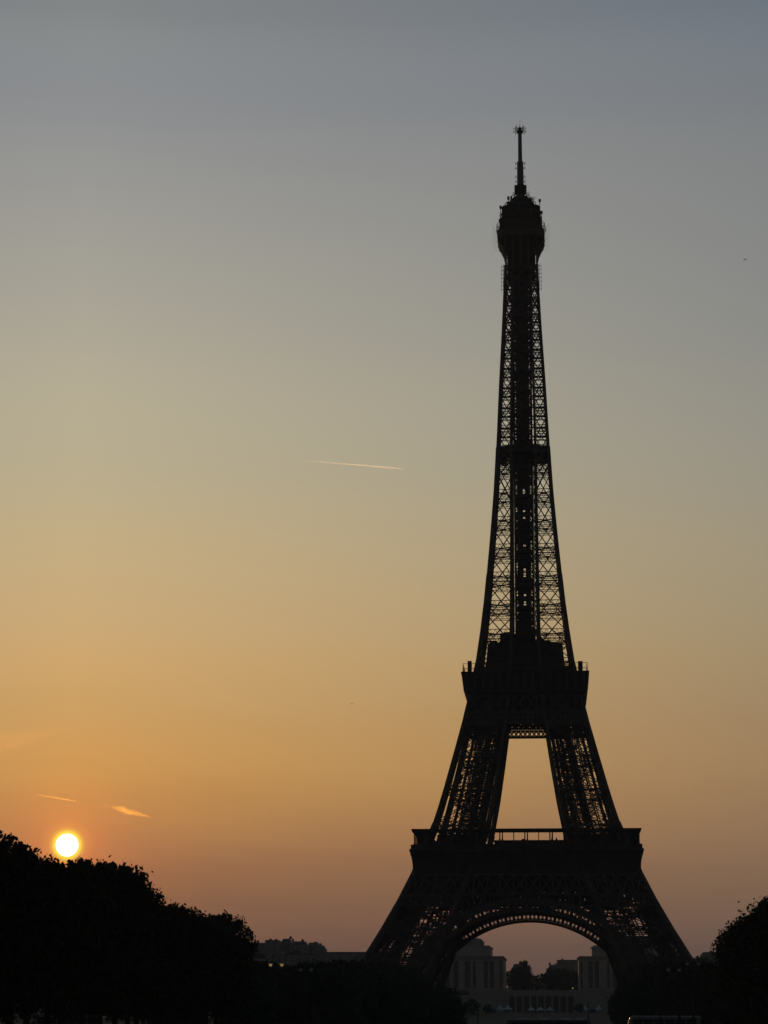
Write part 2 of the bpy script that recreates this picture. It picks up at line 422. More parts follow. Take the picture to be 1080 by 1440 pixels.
# arches under the first platform: circle of radius 40.2 m about z = -3.3, in the sloping face plane
AC, AR, AO = -3.3, 40.2, 44.7
def arch_pt(r, a, inset):
    x, z = r * math.sin(a), AC + r * math.cos(a)
    return Vector((x, -(Of(max(z, 0)) - inset), z))
amax = R(76)
K = 76
def build_arch(open_):
  ar = MB(); la = MB()
  for inset in (0.2, 3.0 if open_ else 4.2):
      for i in range(K):
          a, b = -amax + 2 * amax * i / K, -amax + 2 * amax * (i + 1) / K
          for r, w in ((AR + 0.35, 0.7), (AR + 1.25, 0.4), (AR + 2.75, 0.5), (AO, 0.55)):
              ar.bar(arch_pt(r, a, inset), arch_pt(r, b + 0.002, inset), w, w * 0.9)
          la.bar(arch_pt(AR + 0.5, a, inset), arch_pt(AR + 1.3, a, inset), 0.3)
          la.bar(arch_pt(AR + 0.7, a, inset), arch_pt(AR + 0.7, b, inset), 0.3)
          mid_a = a * .5 + b * .5
          # small scroll openings between closed posts, then a latticed outer band
          if i % 2 == 0:
              la.bar(arch_pt(AR + 1.3, a, inset), arch_pt(AR + 2.7, a, inset), 0.25 if open_ else 0.75)
          else:
              la.bar(arch_pt(AR + 1.3, a, inset), arch_pt(AR + 2.7, a, inset), 0.16)
              c_ = arch_pt(AR + 2.0, a, inset)
              la.ring(c_, 0.42, 0.16, 8)
          if inset > 1 and not open_: la.bar(arch_pt((AR + AO) / 2 + 1.4, a, inset), arch_pt((AR + AO) / 2 + 1.4, b, inset), 0.3, 1.7)
          for q in range(1 if open_ else 3):
              a0, a1 = a + (b - a) * q / 3, a + (b - a) * (q + 1) / 3
              la.bar(arch_pt(AR + 2.9, a0, inset), arch_pt(AO - 0.2, a1, inset), 0.3)
              la.bar(arch_pt(AR + 2.9, a1, inset), arch_pt(AO - 0.2, a0, inset), 0.3)
  for i in range(K):          # soffit webs between the two ribs
      a, b = -amax + 2 * amax * i / K, -amax + 2 * amax * (i + 1) / K
      for r in (AR + 0.25, AR + 2.8, AO):
          ar.bar(arch_pt(r, a, .2), arch_pt(r, a, 4.2), 0.3)
          la.bar(arch_pt(r, a, .2), arch_pt(r, b, 4.2), 0.22)
          la.bar(arch_pt(r, b, .2), arch_pt(r, a, 4.2), 0.22)
  arch = ar.build('arch', IRON, tower)
  la.build('arch_lattice', IRON, arch)
  ar.box(-13, 13, -Of(42) + .1, -Of(42) + .5, 41.3, 42.5)
  sp = MB()                    # spandrel rings and posts above the arch
  for sgn in (-1, 1):
      a = R(15)
      while a < R(52):
          r = AO + 2.1
          p = arch_pt(r, sgn * a, 0.2)
          if p.z + 1.4 < 42.2:
              sp.ring(p, 1.55, 0.38, 14, fy=lambda z: -(Of(max(z, 0)) - 0.2))
          q = arch_pt(AO, sgn * (a + R(2.5)), 0.2)
          if q.z < 41: sp.bar(q, (q.x + sgn * 0.6, -(Of(min(42.5, q.z + 5)) - 0.2), min(42.5, q.z + 5)), 0.35)
          a += R(5)
  for i in range(-24, 25):
      x = i * 1.5
      if abs(x) < 16 and AC + math.sqrt(AO ** 2 - x * x) < 42.3:
          sp.bar((x, -(Of(41) - .2), AC + math.sqrt(AO ** 2 - x * x)), (x, -(Of(42.6) - .2), 42.6), 0.3)
  sp.build('spandrel', IRON, arch)
  return arch
for open_, turns in ((False, (0, 2)), (True, (1, 3))):
    a_ = build_arch(open_)
    a_.rotation_euler.z = turns[0] * math.pi / 2
    c_ = a_.copy(); COL.objects.link(c_); c_.rotation_euler.z = turns[1] * math.pi / 2
    for ch in list(a_.children):
        d_ = ch.copy(); COL.objects.link(d_); d_.parent = c_

# belt girders joining the legs under the first platform (outer faces, and a second set further in)
def belt(z0, z1, pitch, t, wy, half, x_in=0.0, inset=0.0, rails=0.5, diamonds=1):
    g = MB()
    P = lambda x, z: Vector((x, -(wy(z) - inset), z))
    h0, h1 = half(z0), half(z1)
    for zz, h in ((z0, h0), (z1, h1)):
        if x_in:
            g.bar(P(-h, zz), P(-x_in, zz), rails); g.bar(P(x_in, zz), P(h, zz), rails)
        else: g.bar(P(-h, zz), P(h, zz), rails)
    n = max(2, 2 * round(h0 / pitch))
    for i in range(n):
        for d in range(diamonds):
            za, zb = z0 + (z1 - z0) * d / diamonds, z0 + (z1 - z0) * (d + 1) / diamonds
            ha, hb = half(za), half(zb)
            xa, xb = -ha + 2 * ha * i / n, -ha + 2 * ha * (i + 1) / n
            ya, yb = -hb + 2 * hb * i / n, -hb + 2 * hb * (i + 1) / n
            if x_in and min(abs(xa), abs(xb)) < x_in: continue
            g.bar(P(xa, za), P(yb, zb), t); g.bar(P(xb, za), P(ya, zb), t)
    return g
fg = belt(42.7, 49.2, 4.3, 0.42, Of, Of, 0, -0.05, 0.75)
for i in range(19):
    x = -Of(46) + 2 * Of(46) * i / 18
    fg.bar((x * Of(42.7) / Of(46), -Of(42.7) - .05, 42.7), (x * Of(49.2) / Of(46), -Of(49.2) - .05, 49.2), 0.45)
girder = fg.build('girder', IRON, tower)
g2 = belt(39.0, 42.7, 2.1, 0.32, Of, Of, 21.0, -0.05, 0.6); g2.build('lower_belt', IRON, girder)
g3 = belt(44.0, 49.2, 1.7, 0.5, lambda z: Of(z) - 4.4, Of, 0, 0, 0.6)
g3.build('rear_lattice', IRON2, girder)  # same paint as the belt, coloured darker for the shade under the deck
g4 = MB()                    # inner girder round the central opening plus floor beams under the deck
for z0, z1, yy, tt in ((40.6, 45.0, 15.0, 0.8), (45.0, 50.5, 15.0, 0.75), (50.5, 56.5, 15.0, 0.75), (45.5, 51, 25.0, 0.6), (51, 56.5, 25.0, 0.6), (47, 52, 8.0, 0.6), (52, 56.5, 8.0, 0.6)):  # lowest tier is added only to block sky through the arch band
    b4 = belt(z0, z1, 2.2, tt, lambda z: yy, lambda z: 30.0, 0, 0, 0.7)
    g4.add(b4.v, b4.f)
g4.build('inner_girder_and_blocker', IRON2, girder)  # shade below the deck is put into this darker colour
copies(girder)

# first platform
def sq_ring(z, w): return [(-w, -w, z), (w, -w, z), (w, w, z), (-w, w, z)]
fp = MB()
for s in range(4):           # deck as four planks round an open centre
    fp_r = [(-37.6, -37.6), (37.6, -37.6), (12.5, -12.5), (-12.5, -12.5)]
    rot = lambda p: (p[0] * math.cos(s * math.pi / 2) - p[1] * math.sin(s * math.pi / 2), p[0] * math.sin(s * math.pi / 2) + p[1] * math.cos(s * math.pi / 2))
    pr = [rot(p) for p in fp_r]
    fp.prism([(x, y, 56.9) for x, y in pr], [(x, y, 57.6) for x, y in pr])
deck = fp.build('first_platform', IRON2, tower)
# coved frieze under the deck edge, one side, copied four times
fr = MB()
prof = [(49.2, 37.15), (50.5, 37.0), (52.0, 37.0), (53.6, 37.15), (55.2, 37.5), (56.2, 37.9), (56.6, 38.35), (57.5, 38.35), (57.7, 37.9), (59.0, 37.9)]
for (za, wa), (zb, wb) in zip(prof, prof[1:]):
    fr.hexa([(-wa, -wa, za), (wa, -wa, za), (wa - .5, -wa + .5, za), (-wa + .5, -wa + .5, za),
             (-wb, -wb, zb), (wb, -wb, zb), (wb - .5, -wb + .5, zb), (-wb + .5, -wb + .5, zb)])
for i in range(19):
    x = -36.6 + 73.2 * i / 18
    for (za, wa), (zb, wb) in zip(prof[:5], prof[1:6]):
        fr.bar((x, -wa - .1, za), (x, -wb - .1, zb), 0.5, 0.35, up=(1, 0, 0))
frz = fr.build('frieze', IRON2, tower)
def column(x, y, z0, z1, r):      # gallery: paired columns, slim ones only over the open middle bay
    g = MB(); g.cyl(0, 0, z0, z1, r, n=8); g.cyl(0, 0, z0, z0 + .5, r * 1.8, n=8); g.cyl(0, 0, z1 - .35, z1, r * 1.3, r * 2.2, n=8)
    o = g.build('gallery_column', IRON, frz); o.location = (x, y, 0)
for i in range(19):
    x = -36.9 + 73.8 * i / 18
    if i % 2:
        for d in (-0.42, 0.42): column(x + d, -37.0, 59.0, 63.3, 0.2)
    elif abs(x) < 14: column(x, -37.0, 59.0, 63.3, 0.13)
for i in range(0, 10): column(-36.9 + 8.2 * i, -33.9, 57.6, 63.3, 0.12)
rf = MB(); rf.hexa([(-37.5, -37.5, 63.2), (37.5, -37.5, 63.2), (32.6, -32.6, 63.2), (-32.6, -32.6, 63.2),
                    (-37.8, -37.8, 64.15), (37.8, -37.8, 64.15), (32.6, -32.6, 64.3), (-32.6, -32.6, 64.3)])
rf.build('gallery_roof', IRON2, frz)
copies(frz)
# pavilions standing on the first platform between the legs
pv = MB(); pv.box(-10.6, 13.0, -29.5, -20, 57.6, 60.6)
pa = pv.build('pavilion', IRON2, tower)
pr_ = MB(); pr_.box(-10.9, 13.3, -29.9, -19.7, 60.6, 60.95); pr_.box(-1.6, -0.4, -28, -26, 60.95, 61.5); pr_.build('pavilion_roof', REDROOF, pa)
for i in range(12):
    pw = MB(); pw.box(-10.2 + i * 1.95, -8.6 + i * 1.95, -29.56, -29.5, 58.3, 60.2); pw.build('window', GLASS, pa)
for x, h in ((-8.9, 61.6), (-8.0, 63.0), (0.25, 63.4), (8.4, 63.2), (9.9, 61.8)):
    pp = MB(); pp.cyl(x, -29, 60.95, h, 0.12, n=6); pp.box(x - 0.3, x + 0.3, -29.2, -28.8, 60.95, 61.5); pp.build('vent_pole', IRON, pa)
for s in (-1, 1):
    pv = MB()
    pv.box(s * 22 - 7.5, s * 22 + 7.5, -32.2, -30, 57.6, 62.6)
    pv.build('kiosk', IRON2, tower)
    pv = MB(); pv.box(s * 30.2 - 1.5, s * 30.2 + 1.5, -10, 22, 57.6, 62.2); pv.build('kiosk', IRON2, tower)
pv = MB(); pv.box(-30, 30, 30.8, 33, 57.6, 59.2); pv.build('kiosk', IRON2, tower)

# girders and second platform
g = belt(101.2, 105.0, 1.6, 0.42, Of, Of, 0, -0.05, 0.6, 2)
g.bar((-Of(103.1), -Of(103.1) - .05, 103.1), (Of(103.1), -Of(103.1) - .05, 103.1), 0.55)
g5 = belt(105.2, 111, 3.9, 0.42, Of, Of, 0, -0.05, 0.6)
g.add(g5.v, g5.f)
for i in range(6):
    x = -1 + 2 * i / 5
    g.bar((x * Of(105.2), -Of(105.2) - .1, 105.2), (x * Of(111), -Of(111) - .1, 111), 0.6)
g.bar((-Of(101.2), -Of(101.2), 101.0), (Of(101.2), -Of(101.2), 101.0), 0.7)
ug = g.build('upper_girder', IRON, tower)
copies(ug)
inn = MB()
for s in range(4):
    gi = belt(102.5, 111, 2.0, 0.85, lambda z: If(z) + 0.8, Of, 0, 0, 0.6, 2)
    c_, s_ = math.cos(s * math.pi / 2), math.sin(s * math.pi / 2)
    inn.add([(x * c_ - y * s_, x * s_ + y * c_, z) for x, y, z in gi.v], gi.f)
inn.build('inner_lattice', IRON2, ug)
d2 = MB()
prof = [(111.0, 19.4), (111.4, 20.3), (112.4, 20.7), (115.0, 21.1), (117.9, 21.45), (118.0, 21.75), (118.6, 21.75)]
for (za, wa), (zb, wb) in zip(prof, prof[1:]): d2.prism(sq_ring(za, wa), sq_ring(zb, wb))
sec = d2.build('second_platform', IRON2, tower)
rib = MB()
for s in range(4):
    c_, s_ = math.cos(s * math.pi / 2), math.sin(s * math.pi / 2)
    for i in range(15):
        x = -20 + 40 * i / 14
        a, b = (x, -20.75, 112), (x, -21.5, 117.9)
        rib.bar((a[0] * c_ - a[1] * s_, a[0] * s_ + a[1] * c_, 112), (b[0] * c_ - b[1] * s_, b[0] * s_ + b[1] * c_, 117.9), 0.35)
rib.build('console_rib', IRON, sec)
rl_ = MB()
for s in range(4):
    c_, s_ = math.cos(s * math.pi / 2), math.sin(s * math.pi / 2)
    T = lambda x, y, z: (x * c_ - y * s_, x * s_ + y * c_, z)
    for i in range(15):
        x = -21.2 + 42.4 * i / 14
        rl_.bar(T(x, -21.2, 118.6), T(x * 0.995, -21.0, 121.4), 0.12)
    for zz, w in ((119.4, .08), (119.8, .14), (121.4, .14)):
        rl_.bar(T(-21.2, -21.15, zz), T(21.2, -21.15, zz), w)
rl_.build('railing', IRON, sec)
up = MB()                    # upper level of the second platform: stacked rooms and lift machinery
up.prism(sq_ring(118.6, 17.6), sq_ring(120.6, 17.3)); up.prism(sq_ring(120.6, 16.5), sq_ring(121.2, 16.5))
up.prism(sq_ring(121.2, 13.6), sq_ring(129.6, 12.8))
up.box(-8.6, -3.2, -12.7, -8, 129.5, 133.0); up.box(-7.4, -4.3, -12.5, -9, 133.0, 133.6)
up.box(-12.2, -9.6, -12, -8, 127.9, 130.6); up.box(3.8, 6.4, -12.5, -6, 127.9, 131.2); up.box(6.4, 8.6, -12, -7, 129.5, 130.7)
up.box(8.6, 10.4, -11, -7, 129.5, 130.1); up.box(-3, 3.4, -9, 9, 127.9, 136); up.box(-2.4, -1.1, -8.9, 8.9, 136, 139)
up.bar((3.4, -10, 134.5), (7.2, -10, 129.4), 0.8)
up.box(-19.6, -18.2, -19.5, -17.8, 118.6, 122.6); up.box(18.0, 19.6, -19.5, -17.8, 118.6, 122.2)
up.build('upper_room', IRON2, sec)

# upper shaft
zs = [118.6, 123.0, 133.3, 143.6, 153.8, 163.9, 173.9, 183.8, 194.2, 200.0, 207.7, 215.2, 222.6, 229.8, 236.8, 243.6, 250.2, 256.5, 262.6, 268.5]
sh = MB(); sb = MB()
for a, b in zip(zs, zs[1:]):
    A, B = corner_pts(a), corner_pts(b)
    cw = 1.45 if a < 150 else (1.25 if a < 200 else 1.0)
    for k in range(4):
        w = cw if k == 0 else cw * 0.8
        if k == 2 and a > 165: continue
        sh.bar(A[k], B[k], w)
    hi_ = a > 199
    bt = 0.52 if not hi_ else (0.42 if a < 240 else 0.6)
    for k in (0, 3):          # the outer faces only; the inner ones are open
        j = (k + 1) % 4
        nrm = (0, 1, 0) if k == 0 else (1, 0, 0)
        sb.bar(A[k], B[j], bt, 0.3); sb.bar(A[j], B[k], bt, 0.3)
    if a < 123:
        for k in (1, 2):
            j = (k + 1) % 4
            sb.bar(A[k], B[j], 0.3); sb.bar(A[j], B[k], 0.3)
    gh = 1.9 if not hi_ else 1.2
    for k in range(4):
        j = (k + 1) % 4
        sb.laced(B[k], B[j], (0, 1, 0) if k in (0, 2) else (1, 0, 0), gh, 0.22, 0.14, 0.9)
    for dz in (-1.5,):    # doubled rings above and below the node, in the shallow band
        zc = b + dz * (0.62 if hi_ else 1)
        if zc < 268:
            C_ = corner_pts(zc)
            for k in range(4): sb.bar(C_[k], C_[(k + 1) % 4], 0.2)
    sb.bar(B[0], B[2], 0.3); sb.bar(B[1], B[3], 0.22)
    # girder spanning the gap between neighbouring pillars
    o, i_ = Of(b), If(b)
    sb.laced((-i_, -o, b), (i_, -o, b), (0, 1, 0), gh, 0.22, 0.14, 0.9)
    if hi_:                    # the pillars are one here: cross bracing over the middle bay
        oa, ia = Of(a), If(a)
        sb.bar((-ia, -oa, a), (i_, -o, b), 0.5, 0.3)
        sb.bar((ia, -oa, a), (-i_, -o, b), 0.5, 0.3)
    for q in range(2):
        z0, z1 = a + (b - a) * (0.2 + q * .4), a + (b - a) * (0.4 + q * .4)
shaft = sh.build('shaft', IRON, tower); sb.build('bracing', IRON, shaft)
copies(shaft)
rnd0 = random.Random(12)
lf = MB()                     # lift guides, stair and cables up the middle
for a, b in zip(zs, zs[1:]):
    n = max(3, int((b - a) / 2.2))
    for x in (-3.2, -2.1, 1.9, 3.0):
        for y in (-2.6, 2.6):
            lf.bar((x, y, a), (x, y, b), 0.62)
    if a > 199:
        lf.box(-1.75, -.3, -1.5, -1.3, a, b - 0.4); lf.box(.1, 1.55, 1.3, 1.5, a, b - .8); lf.box(-.6, .5, -.1, .1, a + 1.2, b)
        lf.box(-1.6, 1.4, -1.2, 1.2, b - 0.9, b + 0.4)
    else:
        for x0, x1 in ((-2.0, -0.45), (0.35, 1.9)):
            lf.box(x0, x1, -1.7, -1.5, a, b - 2.6)
            lf.box(x0 + 0.1, x1 + 0.1, 1.5, 1.7, a + 2.2, b)
        lf.box(-1.9, 1.8, -1.45, 1.45, b - 3.5 - (b % 3), b + 1.2)
        lf.laced((-2.7, -2.6, a), (-2.7, -2.6, b), (0, 1, 0), 1.0, 0.2, 0.2, 0.9)
        lf.laced((2.5, 2.6, a), (2.5, 2.6, b), (0, 1, 0), 1.0, 0.2, 0.2, 0.9)
        lf.laced((3.75, -1, a), (3.75, -1, b), (0, 1, 0), 0.5, 0.22, 0.3, 1.6)
    for q in range(n):
        z0, z1 = a + (b - a) * q / n, a + (b - a) * (q + 1) / n
        for y in (-2.6, 2.6):
            lf.bar((-3.3, y, z0), (-2.1, y, z1), 0.2); lf.bar((1.9, y, z1), (3.1, y, z0), 0.2)
            lf.bar((-3.3, y, z0), (3.1, y, z0), 0.26 if q % 3 else 0.9)
            if a > 236: lf.box(-3.4, 3.2, y - .1, y + .1, z0, z0 + (z1 - z0) * rnd0.uniform(.15, .6))
            elif rnd0.random() < .4: lf.box(-3.2 if rnd0.random() < .5 else 1.9, -1.9 if rnd0.random() < .5 else 3.1, y - .1, y + .1, z0, z0 + (z1 - z0) * .7)
        lf.bar((-3.0 if q % 2 else 3.0, 0.5, z0), (3.0 if q % 2 else -3.0, 0.5, z1), 0.3, 0.2)
lf.build('lift_shaft', IRON, tower)
ip = MB()                     # intermediate platform
ip.prism(sq_ring(198.4, 8.5), sq_ring(199.0, 8.95)); ip.prism(sq_ring(199.0, 9.05), sq_ring(200.7, 8.95))
ip.prism(sq_ring(196.2, 4.2), sq_ring(198.4, 6.6)); ip.prism(sq_ring(200.7, 7.2), sq_ring(202.2, 5.0))
ip.prism(sq_ring(202.2, 3.6), sq_ring(204.4, 3.2))
ip.build('intermediate_platform', IRON2, tower)

# top cabin
def octa(z, w, c):
    return [(-w, -c, z), (-c, -w, z), (c, -w, z), (w, -c, z), (w, c, z), (c, w, z), (-c, w, z), (-w, c, z)]
hc = MB()
prof = [(274.2, 5.0, 3.4), (277.6, 5.9, 4.0), (278.3, 8.1, 5.2), (278.6, 8.45, 5.4), (281.7, 8.5, 5.4), (282.0, 8.3, 5.3)]
for (za, wa, ca), (zb, wb, cb) in zip(prof, prof[1:]): hc.prism(octa(za, wa, ca), octa(zb, wb, cb))
hc.prism(sq_ring(266, 4.9), sq_ring(274.3, 5.1))
cabin = hc.build('top_cabin', IRON2, tower)
h2 = MB()
prof = [(281.9, 7.9, 5.0), (283.2, 7.8, 5.0), (286.2, 7.2, 4.8), (286.3, 7.5, 4.9), (286.8, 7.5, 4.9), (286.9, 6.9, 4.6), (290.6, 6.5, 4.4), (290.7, 6.9, 4.5), (291.1, 6.9, 4.5), (291.6, 5.4, 3.6), (293.2, 4.5, 3.0), (296.0, 2.3, 1.4), (296.6, 1.5, 1.0), (300.8, 1.3, .9)]
for (za, wa, ca), (zb, wb, cb) in zip(prof, prof[1:]): h2.prism(octa(za, wa, ca), octa(zb, wb, cb))
h2.build('upper_gallery', IRON2, cabin)
cs = MB()                     # curved brackets carrying the cabin
for s in range(4):
    c_, s_ = math.cos(s * math.pi / 2), math.sin(s * math.pi / 2)
    T = lambda x, y, z: (x * c_ - y * s_, x * s_ + y * c_, z)
    for x in (-5.5, -2.8, 0, 2.8, 5.5):
        pts = [(5.6, 269.6), (5.7, 272.4), (6.2, 274.8), (7.1, 276.7), (8.1, 278.2)]
        for (r0, z0), (r1, z1) in zip(pts, pts[1:]): cs.bar(T(x, -r0, z0), T(x * 1.02, -r1, z1), 0.45)
        cs.bar(T(x, -5.3, 277.0), T(x, -6.2, 274.8), 0.2)
        cs.bar(T(x, -5.3, 275.0), T(x, -7.0, 276.6), 0.2)
cs.build('bracket', IRON, cabin)
cl = MB()                     # aerials, masts and cages on the cabin roof
rnd = random.Random(3)
for i in range(70):
    a = rnd.uniform(0, 2 * math.pi); w = rnd.choice((7.2, 6.8, 5.6, 4.8, 3.6)); z = lerp_table([(3.5, 294), (4.8, 292.5), (5.6, 291), (6.8, 289), (7.3, 286)], w)
    x = max(-w, min(w, 1.25 * w * math.cos(a))); y = max(-w, min(w, 1.25 * w * math.sin(a))); h = rnd.uniform(1.0, 2.6)
    cl.bar((x, y, z - 1), (x, y, z + h), rnd.choice((0.14, 0.2)))
    k = rnd.random()
    if k < .45: cl.box(x - .35, x + .35, y - .3, y + .3, z + h - .7, z + h)
    elif k < .75:
        cl.bar((x - .7, y, z + h * .6), (x + .7, y, z + h * .6), .12); cl.bar((x - .6, y, z + h * .9), (x + .6, y, z + h * .9), .12)
    else: cl.ring((x, y, z + h), 0.5, 0.12, 8)
for x, y, z0, z1 in ((-7.2, -6, 282, 291.0), (7.0, -6, 282, 293.2), (-4.4, -4, 290, 295.2), (-7.6, -3, 282, 287), (7.6, -5, 282, 289)):
    cl.bar((x, y, z0), (x, y, z1), 0.26); cl.box(x - .4, x + .4, y - .4, y + .4, z1 - 1.1, z1 - .1)
for s in (-1, 1):
    for q in range(5):
        cl.ring((s * (7.7 + 0.1 * q), -4 + q * 2, 284.4), 1.0, 0.16, 8)
    for q in range(4):
        cl.ring((s * (2.6 + q * 1.1), -2.5, 295.4 - q * 1.3), 0.75, 0.2, 8)
    for dy in (-5, 0, 5):     # whip aerials and ladder frames either side of the neck
        cl.bar((s * 8.7, dy, 281), (s * 10.4, dy, 284.2), 0.06)
        cl.bar((s * 8.6, dy, 277), (s * 10.3, dy, 279.6), 0.06)
    cl.bar((s * 6.45, -5, 258.5), (s * 6.45, -5, 269), 0.16); cl.bar((s * 7.15, -5, 259), (s * 7.15, -5, 268.5), 0.12)
    for q in range(7): cl.bar((s * 5.6, -5, 259.5 + q * 1.45), (s * 7.3, -5, 259.5 + q * 1.45), 0.13)
cl.build('roof_aerial', IRON, cabin)
bd = MB(); bd.prism(octa(279.1, 8.53, 5.42), octa(281.5, 8.6, 5.45)); bd.build('gallery_screen', IRON, cabin)
ms = MB()
ms.cyl(0, 0, 296, 301, 1.35, 1.25, 12); ms.cyl(0, 0, 301, 309.8, 1.22, 1.15, 12); ms.cyl(0, 0, 309.8, 321.6, 0.76, 0.68, 12)
mast = ms.build('antenna_mast', MAST, tower)
an = MB()
for z in (302.2, 304.0, 307.4, 309.2):
    for a in range(4):
        dx, dy = math.cos(a * math.pi / 2), math.sin(a * math.pi / 2)
        an.bar((dx, dy, z), (dx * 1.75, dy * 1.75, z), 0.16)
        an.bar((dx * 1.7 - dy * .4, dy * 1.7 + dx * .4, z - .45), (dx * 1.7 + dy * .4, dy * 1.7 - dx * .4, z + .45), 0.16)
        an.bar((dx * 1.65, dy * 1.65, z - .6), (dx * 1.65, dy * 1.65, z + .6), 0.13)
for s in (-1, 1):
    an.box(s * 1.75 - .45, s * 1.75 + .45, -1, 1, 297.4, 300.6)
an.build('antenna', IRON, mast)
hd = MB()
hd.cyl(0, 0, 320.9, 321.7, 0.95, 1.3, 10); hd.cyl(0, 0, 321.7, 323.2, 0.8, 0.5, 10)
for a in range(8):
    t_ = a * math.pi / 4
    dx, dy = math.cos(t_), math.sin(t_)
    hd.bar((0, 0, 321.9), (dx * 2.35, dy * 2.35, 321.5), 0.16)
    hd.bar((0, 0, 322.7), (dx * 2.3, dy * 2.3, 322.9), 0.14)
    hd.bar((dx * 2.2, dy * 2.2, 320.9), (dx * 2.2, dy * 2.2, 323.2), 0.13)
    hd.bar((dx * 1.3, dy * 1.3, 322), (dx * 1.5, dy * 1.5, 324), 0.11)
hd.bar((0.1, 0, 322), (0.1, 0, 326.5), 0.07)
hd.build('mast_head', IRON, mast)

# ------------------------------------------------------------------ trees
def crown_mesh(name, rx, ry, z0, z1, n_clump, per, leaf, seed, mat, shape=2.6, shoots=26):
    rd = random.Random(seed); m = MB()
    zc, rz = (z0 + z1) / 2, (z1 - z0) / 2
    cl = []
    for i in range(n_clump):
        while True:
            d = Vector((rd.gauss(0, 1), rd.gauss(0, 1), rd.gauss(0, 1))).normalized()
            if d.z > -0.95: break
        k = (abs(d.x) ** shape + abs(d.y) ** shape + abs(d.z) ** shape) ** (-1 / shape)
        rr = k * rd.choice((0.55, 0.78, 0.88, 0.95, 1.0))
        cl.append((Vector((d.x * rr * rx, d.y * rr * ry, zc + d.z * rr * rz)), rd.uniform(0.55, 1.15) * rx * 0.24))
    for i in range(shoots):
        a = rd.uniform(0, 2 * math.pi); r = math.sqrt(rd.random()) * 0.85
        top = zc + rz * (1 - r ** 3) * 0.93
        for q in range(3):
            cl.append((Vector((r * rx * math.cos(a) + q * .1, r * ry * math.sin(a), top + q * 0.36 + rd.uniform(-.2, .2))), 0.52 - q * 0.12))
    for c, r in cl:
        n = per if r > 0.55 else per // 3
        for j in range(n):
            o = Vector((rd.gauss(0, .5), rd.gauss(0, .5), rd.gauss(0, .45))) * r
            p = c + o
            a = Vector((rd.uniform(-1, 1), rd.uniform(-1, 1), rd.uniform(-1, 1))).normalized()
            b = a.cross(Vector((rd.uniform(-1, 1), rd.uniform(-1, 1), rd.uniform(-1, 1)))).normalized()
            s = leaf * rd.uniform(0.6, 1.3)
            a *= s; b *= s * 0.62
            k = len(m.v); m.v += [tuple(p - a), tuple(p - b * 0.9 + a * .15), tuple(p + a), tuple(p + b * 0.9 + a * .15)]
            m.f.append((k, k + 1, k + 2, k + 3))
    me = bpy.data.meshes.new(name); me.from_pydata(m.v, [], m.f); me.update(); me.materials.append(mat)
    return me

def trunk_mesh(name, h, r, spread, seed):
    rd = random.Random(seed); m = MB()
    m.tube([(0, 0, -0.1), (0.03, 0, h * .2), (-0.05, 0.05, h * .45), (0.05, 0, h * .75)], [r * 1.25, r, r * .85, r * .35])
    for i in range(7):
        a = rd.uniform(0, 6.28); z = h * rd.uniform(.28, .5)
        e = Vector((math.cos(a) * spread, math.sin(a) * spread, z + h * rd.uniform(.15, .4)))
        m.tube([(0, 0, z), e * .5 + Vector((0, 0, z * .55)), e], [r * .42, r * .28, r * .1], 5)
    me = bpy.data.meshes.new(name); me.from_pydata(m.v, [], m.f); me.update(); me.materials.append(BARK)
    return me

variants = []
for i in range(5):           # clipped avenue trees, 16 m tall
    variants.append((crown_mesh('crown', 4.5, 4.5, 2.4, 15.3, 130, 62, 0.24, 11 + i, LEAF, 3.0, 34), trunk_mesh('trunk', 14, 0.3, 3.0, 31 + i)))
gvar = []
for i in range(4):           # garden trees, rounder, 14 m tall
    gvar.append((crown_mesh('crown', 6.2, 6.2, 0.8, 13.7, 105, 42, 0.42, 51 + i, LEAF2, 2.2, 14), trunk_mesh('trunk', 11, 0.32, 3.6, 71 + i)))

def tree(x, y, h, label, group, pool, base_h, k, sxy=1.0, z=0.0, name='avenue_tree', cat='tree'):
    rd = random.Random(int(x * 31 + y * 17))
    cm, tm = pool[k % len(pool)]
    r = thing(name, label, cat, (x, y, z), group, rd.uniform(0, 6.28))
    sz = h / base_h
    for nm, me in (('crown', cm), ('trunk', tm)):
        o = bpy.data.objects.new(nm, me); COL.objects.link(o); o.parent = r
        o.scale = (sxy, sxy, sz)
    return r

# the long row on the left, from the frame edge up to the cross avenue
row = [(158, 16.7), (166.4, 17.4), (174.8, 18.2), (183.2, 18.9), (191.6, 18.6), (200, 17.9), (208.4, 17.3), (216.8, 16.8), (225.2, 17.0), (233.6, 17.4),
       (242, 18.4), (250.4, 18.9), (258.8, 19.3), (267.2, 17.7), (275.6, 15.6), (284, 15.7), (292.4, 16.2), (300.8, 16.2), (309.2, 15.5),
       (317.6, 15.8), (326, 16.0), (334.4, 16.8), (342.6, 17.6)]
rd = random.Random(5)
for i, (v, h) in enumerate(row):
    if v < 162: continue
    n = len(row) - 1 - i
    tree(-37 + rd.uniform(-.4, .4), v, h + rd.uniform(-.2, .2), '%s tree from the right end of the long dark row under the sun' % ORD[n],
         'trimmed trees in the left row', variants, 16.0, i, 1.0)
rowr = [(243, 16.1), (251.8, 16.4), (260.6, 16.2), (269.4, 16.7), (278.2, 16.6), (287, 16.4), (295.8, 16.6), (304.6, 15.9), (313.4, 16.1), (322.2, 15.6),
        (331, 15.9), (339.8, 15.8)]
for i, (v, h) in enumerate(rowr):
    tree(38.2 + rd.uniform(-.3, .3), v, h, '%s tree from the left end of the dark tree row at the right edge' % ORD[len(rowr) - 1 - i],
         'trimmed trees in the right row', variants, 16.0, i + 2, 1.0)

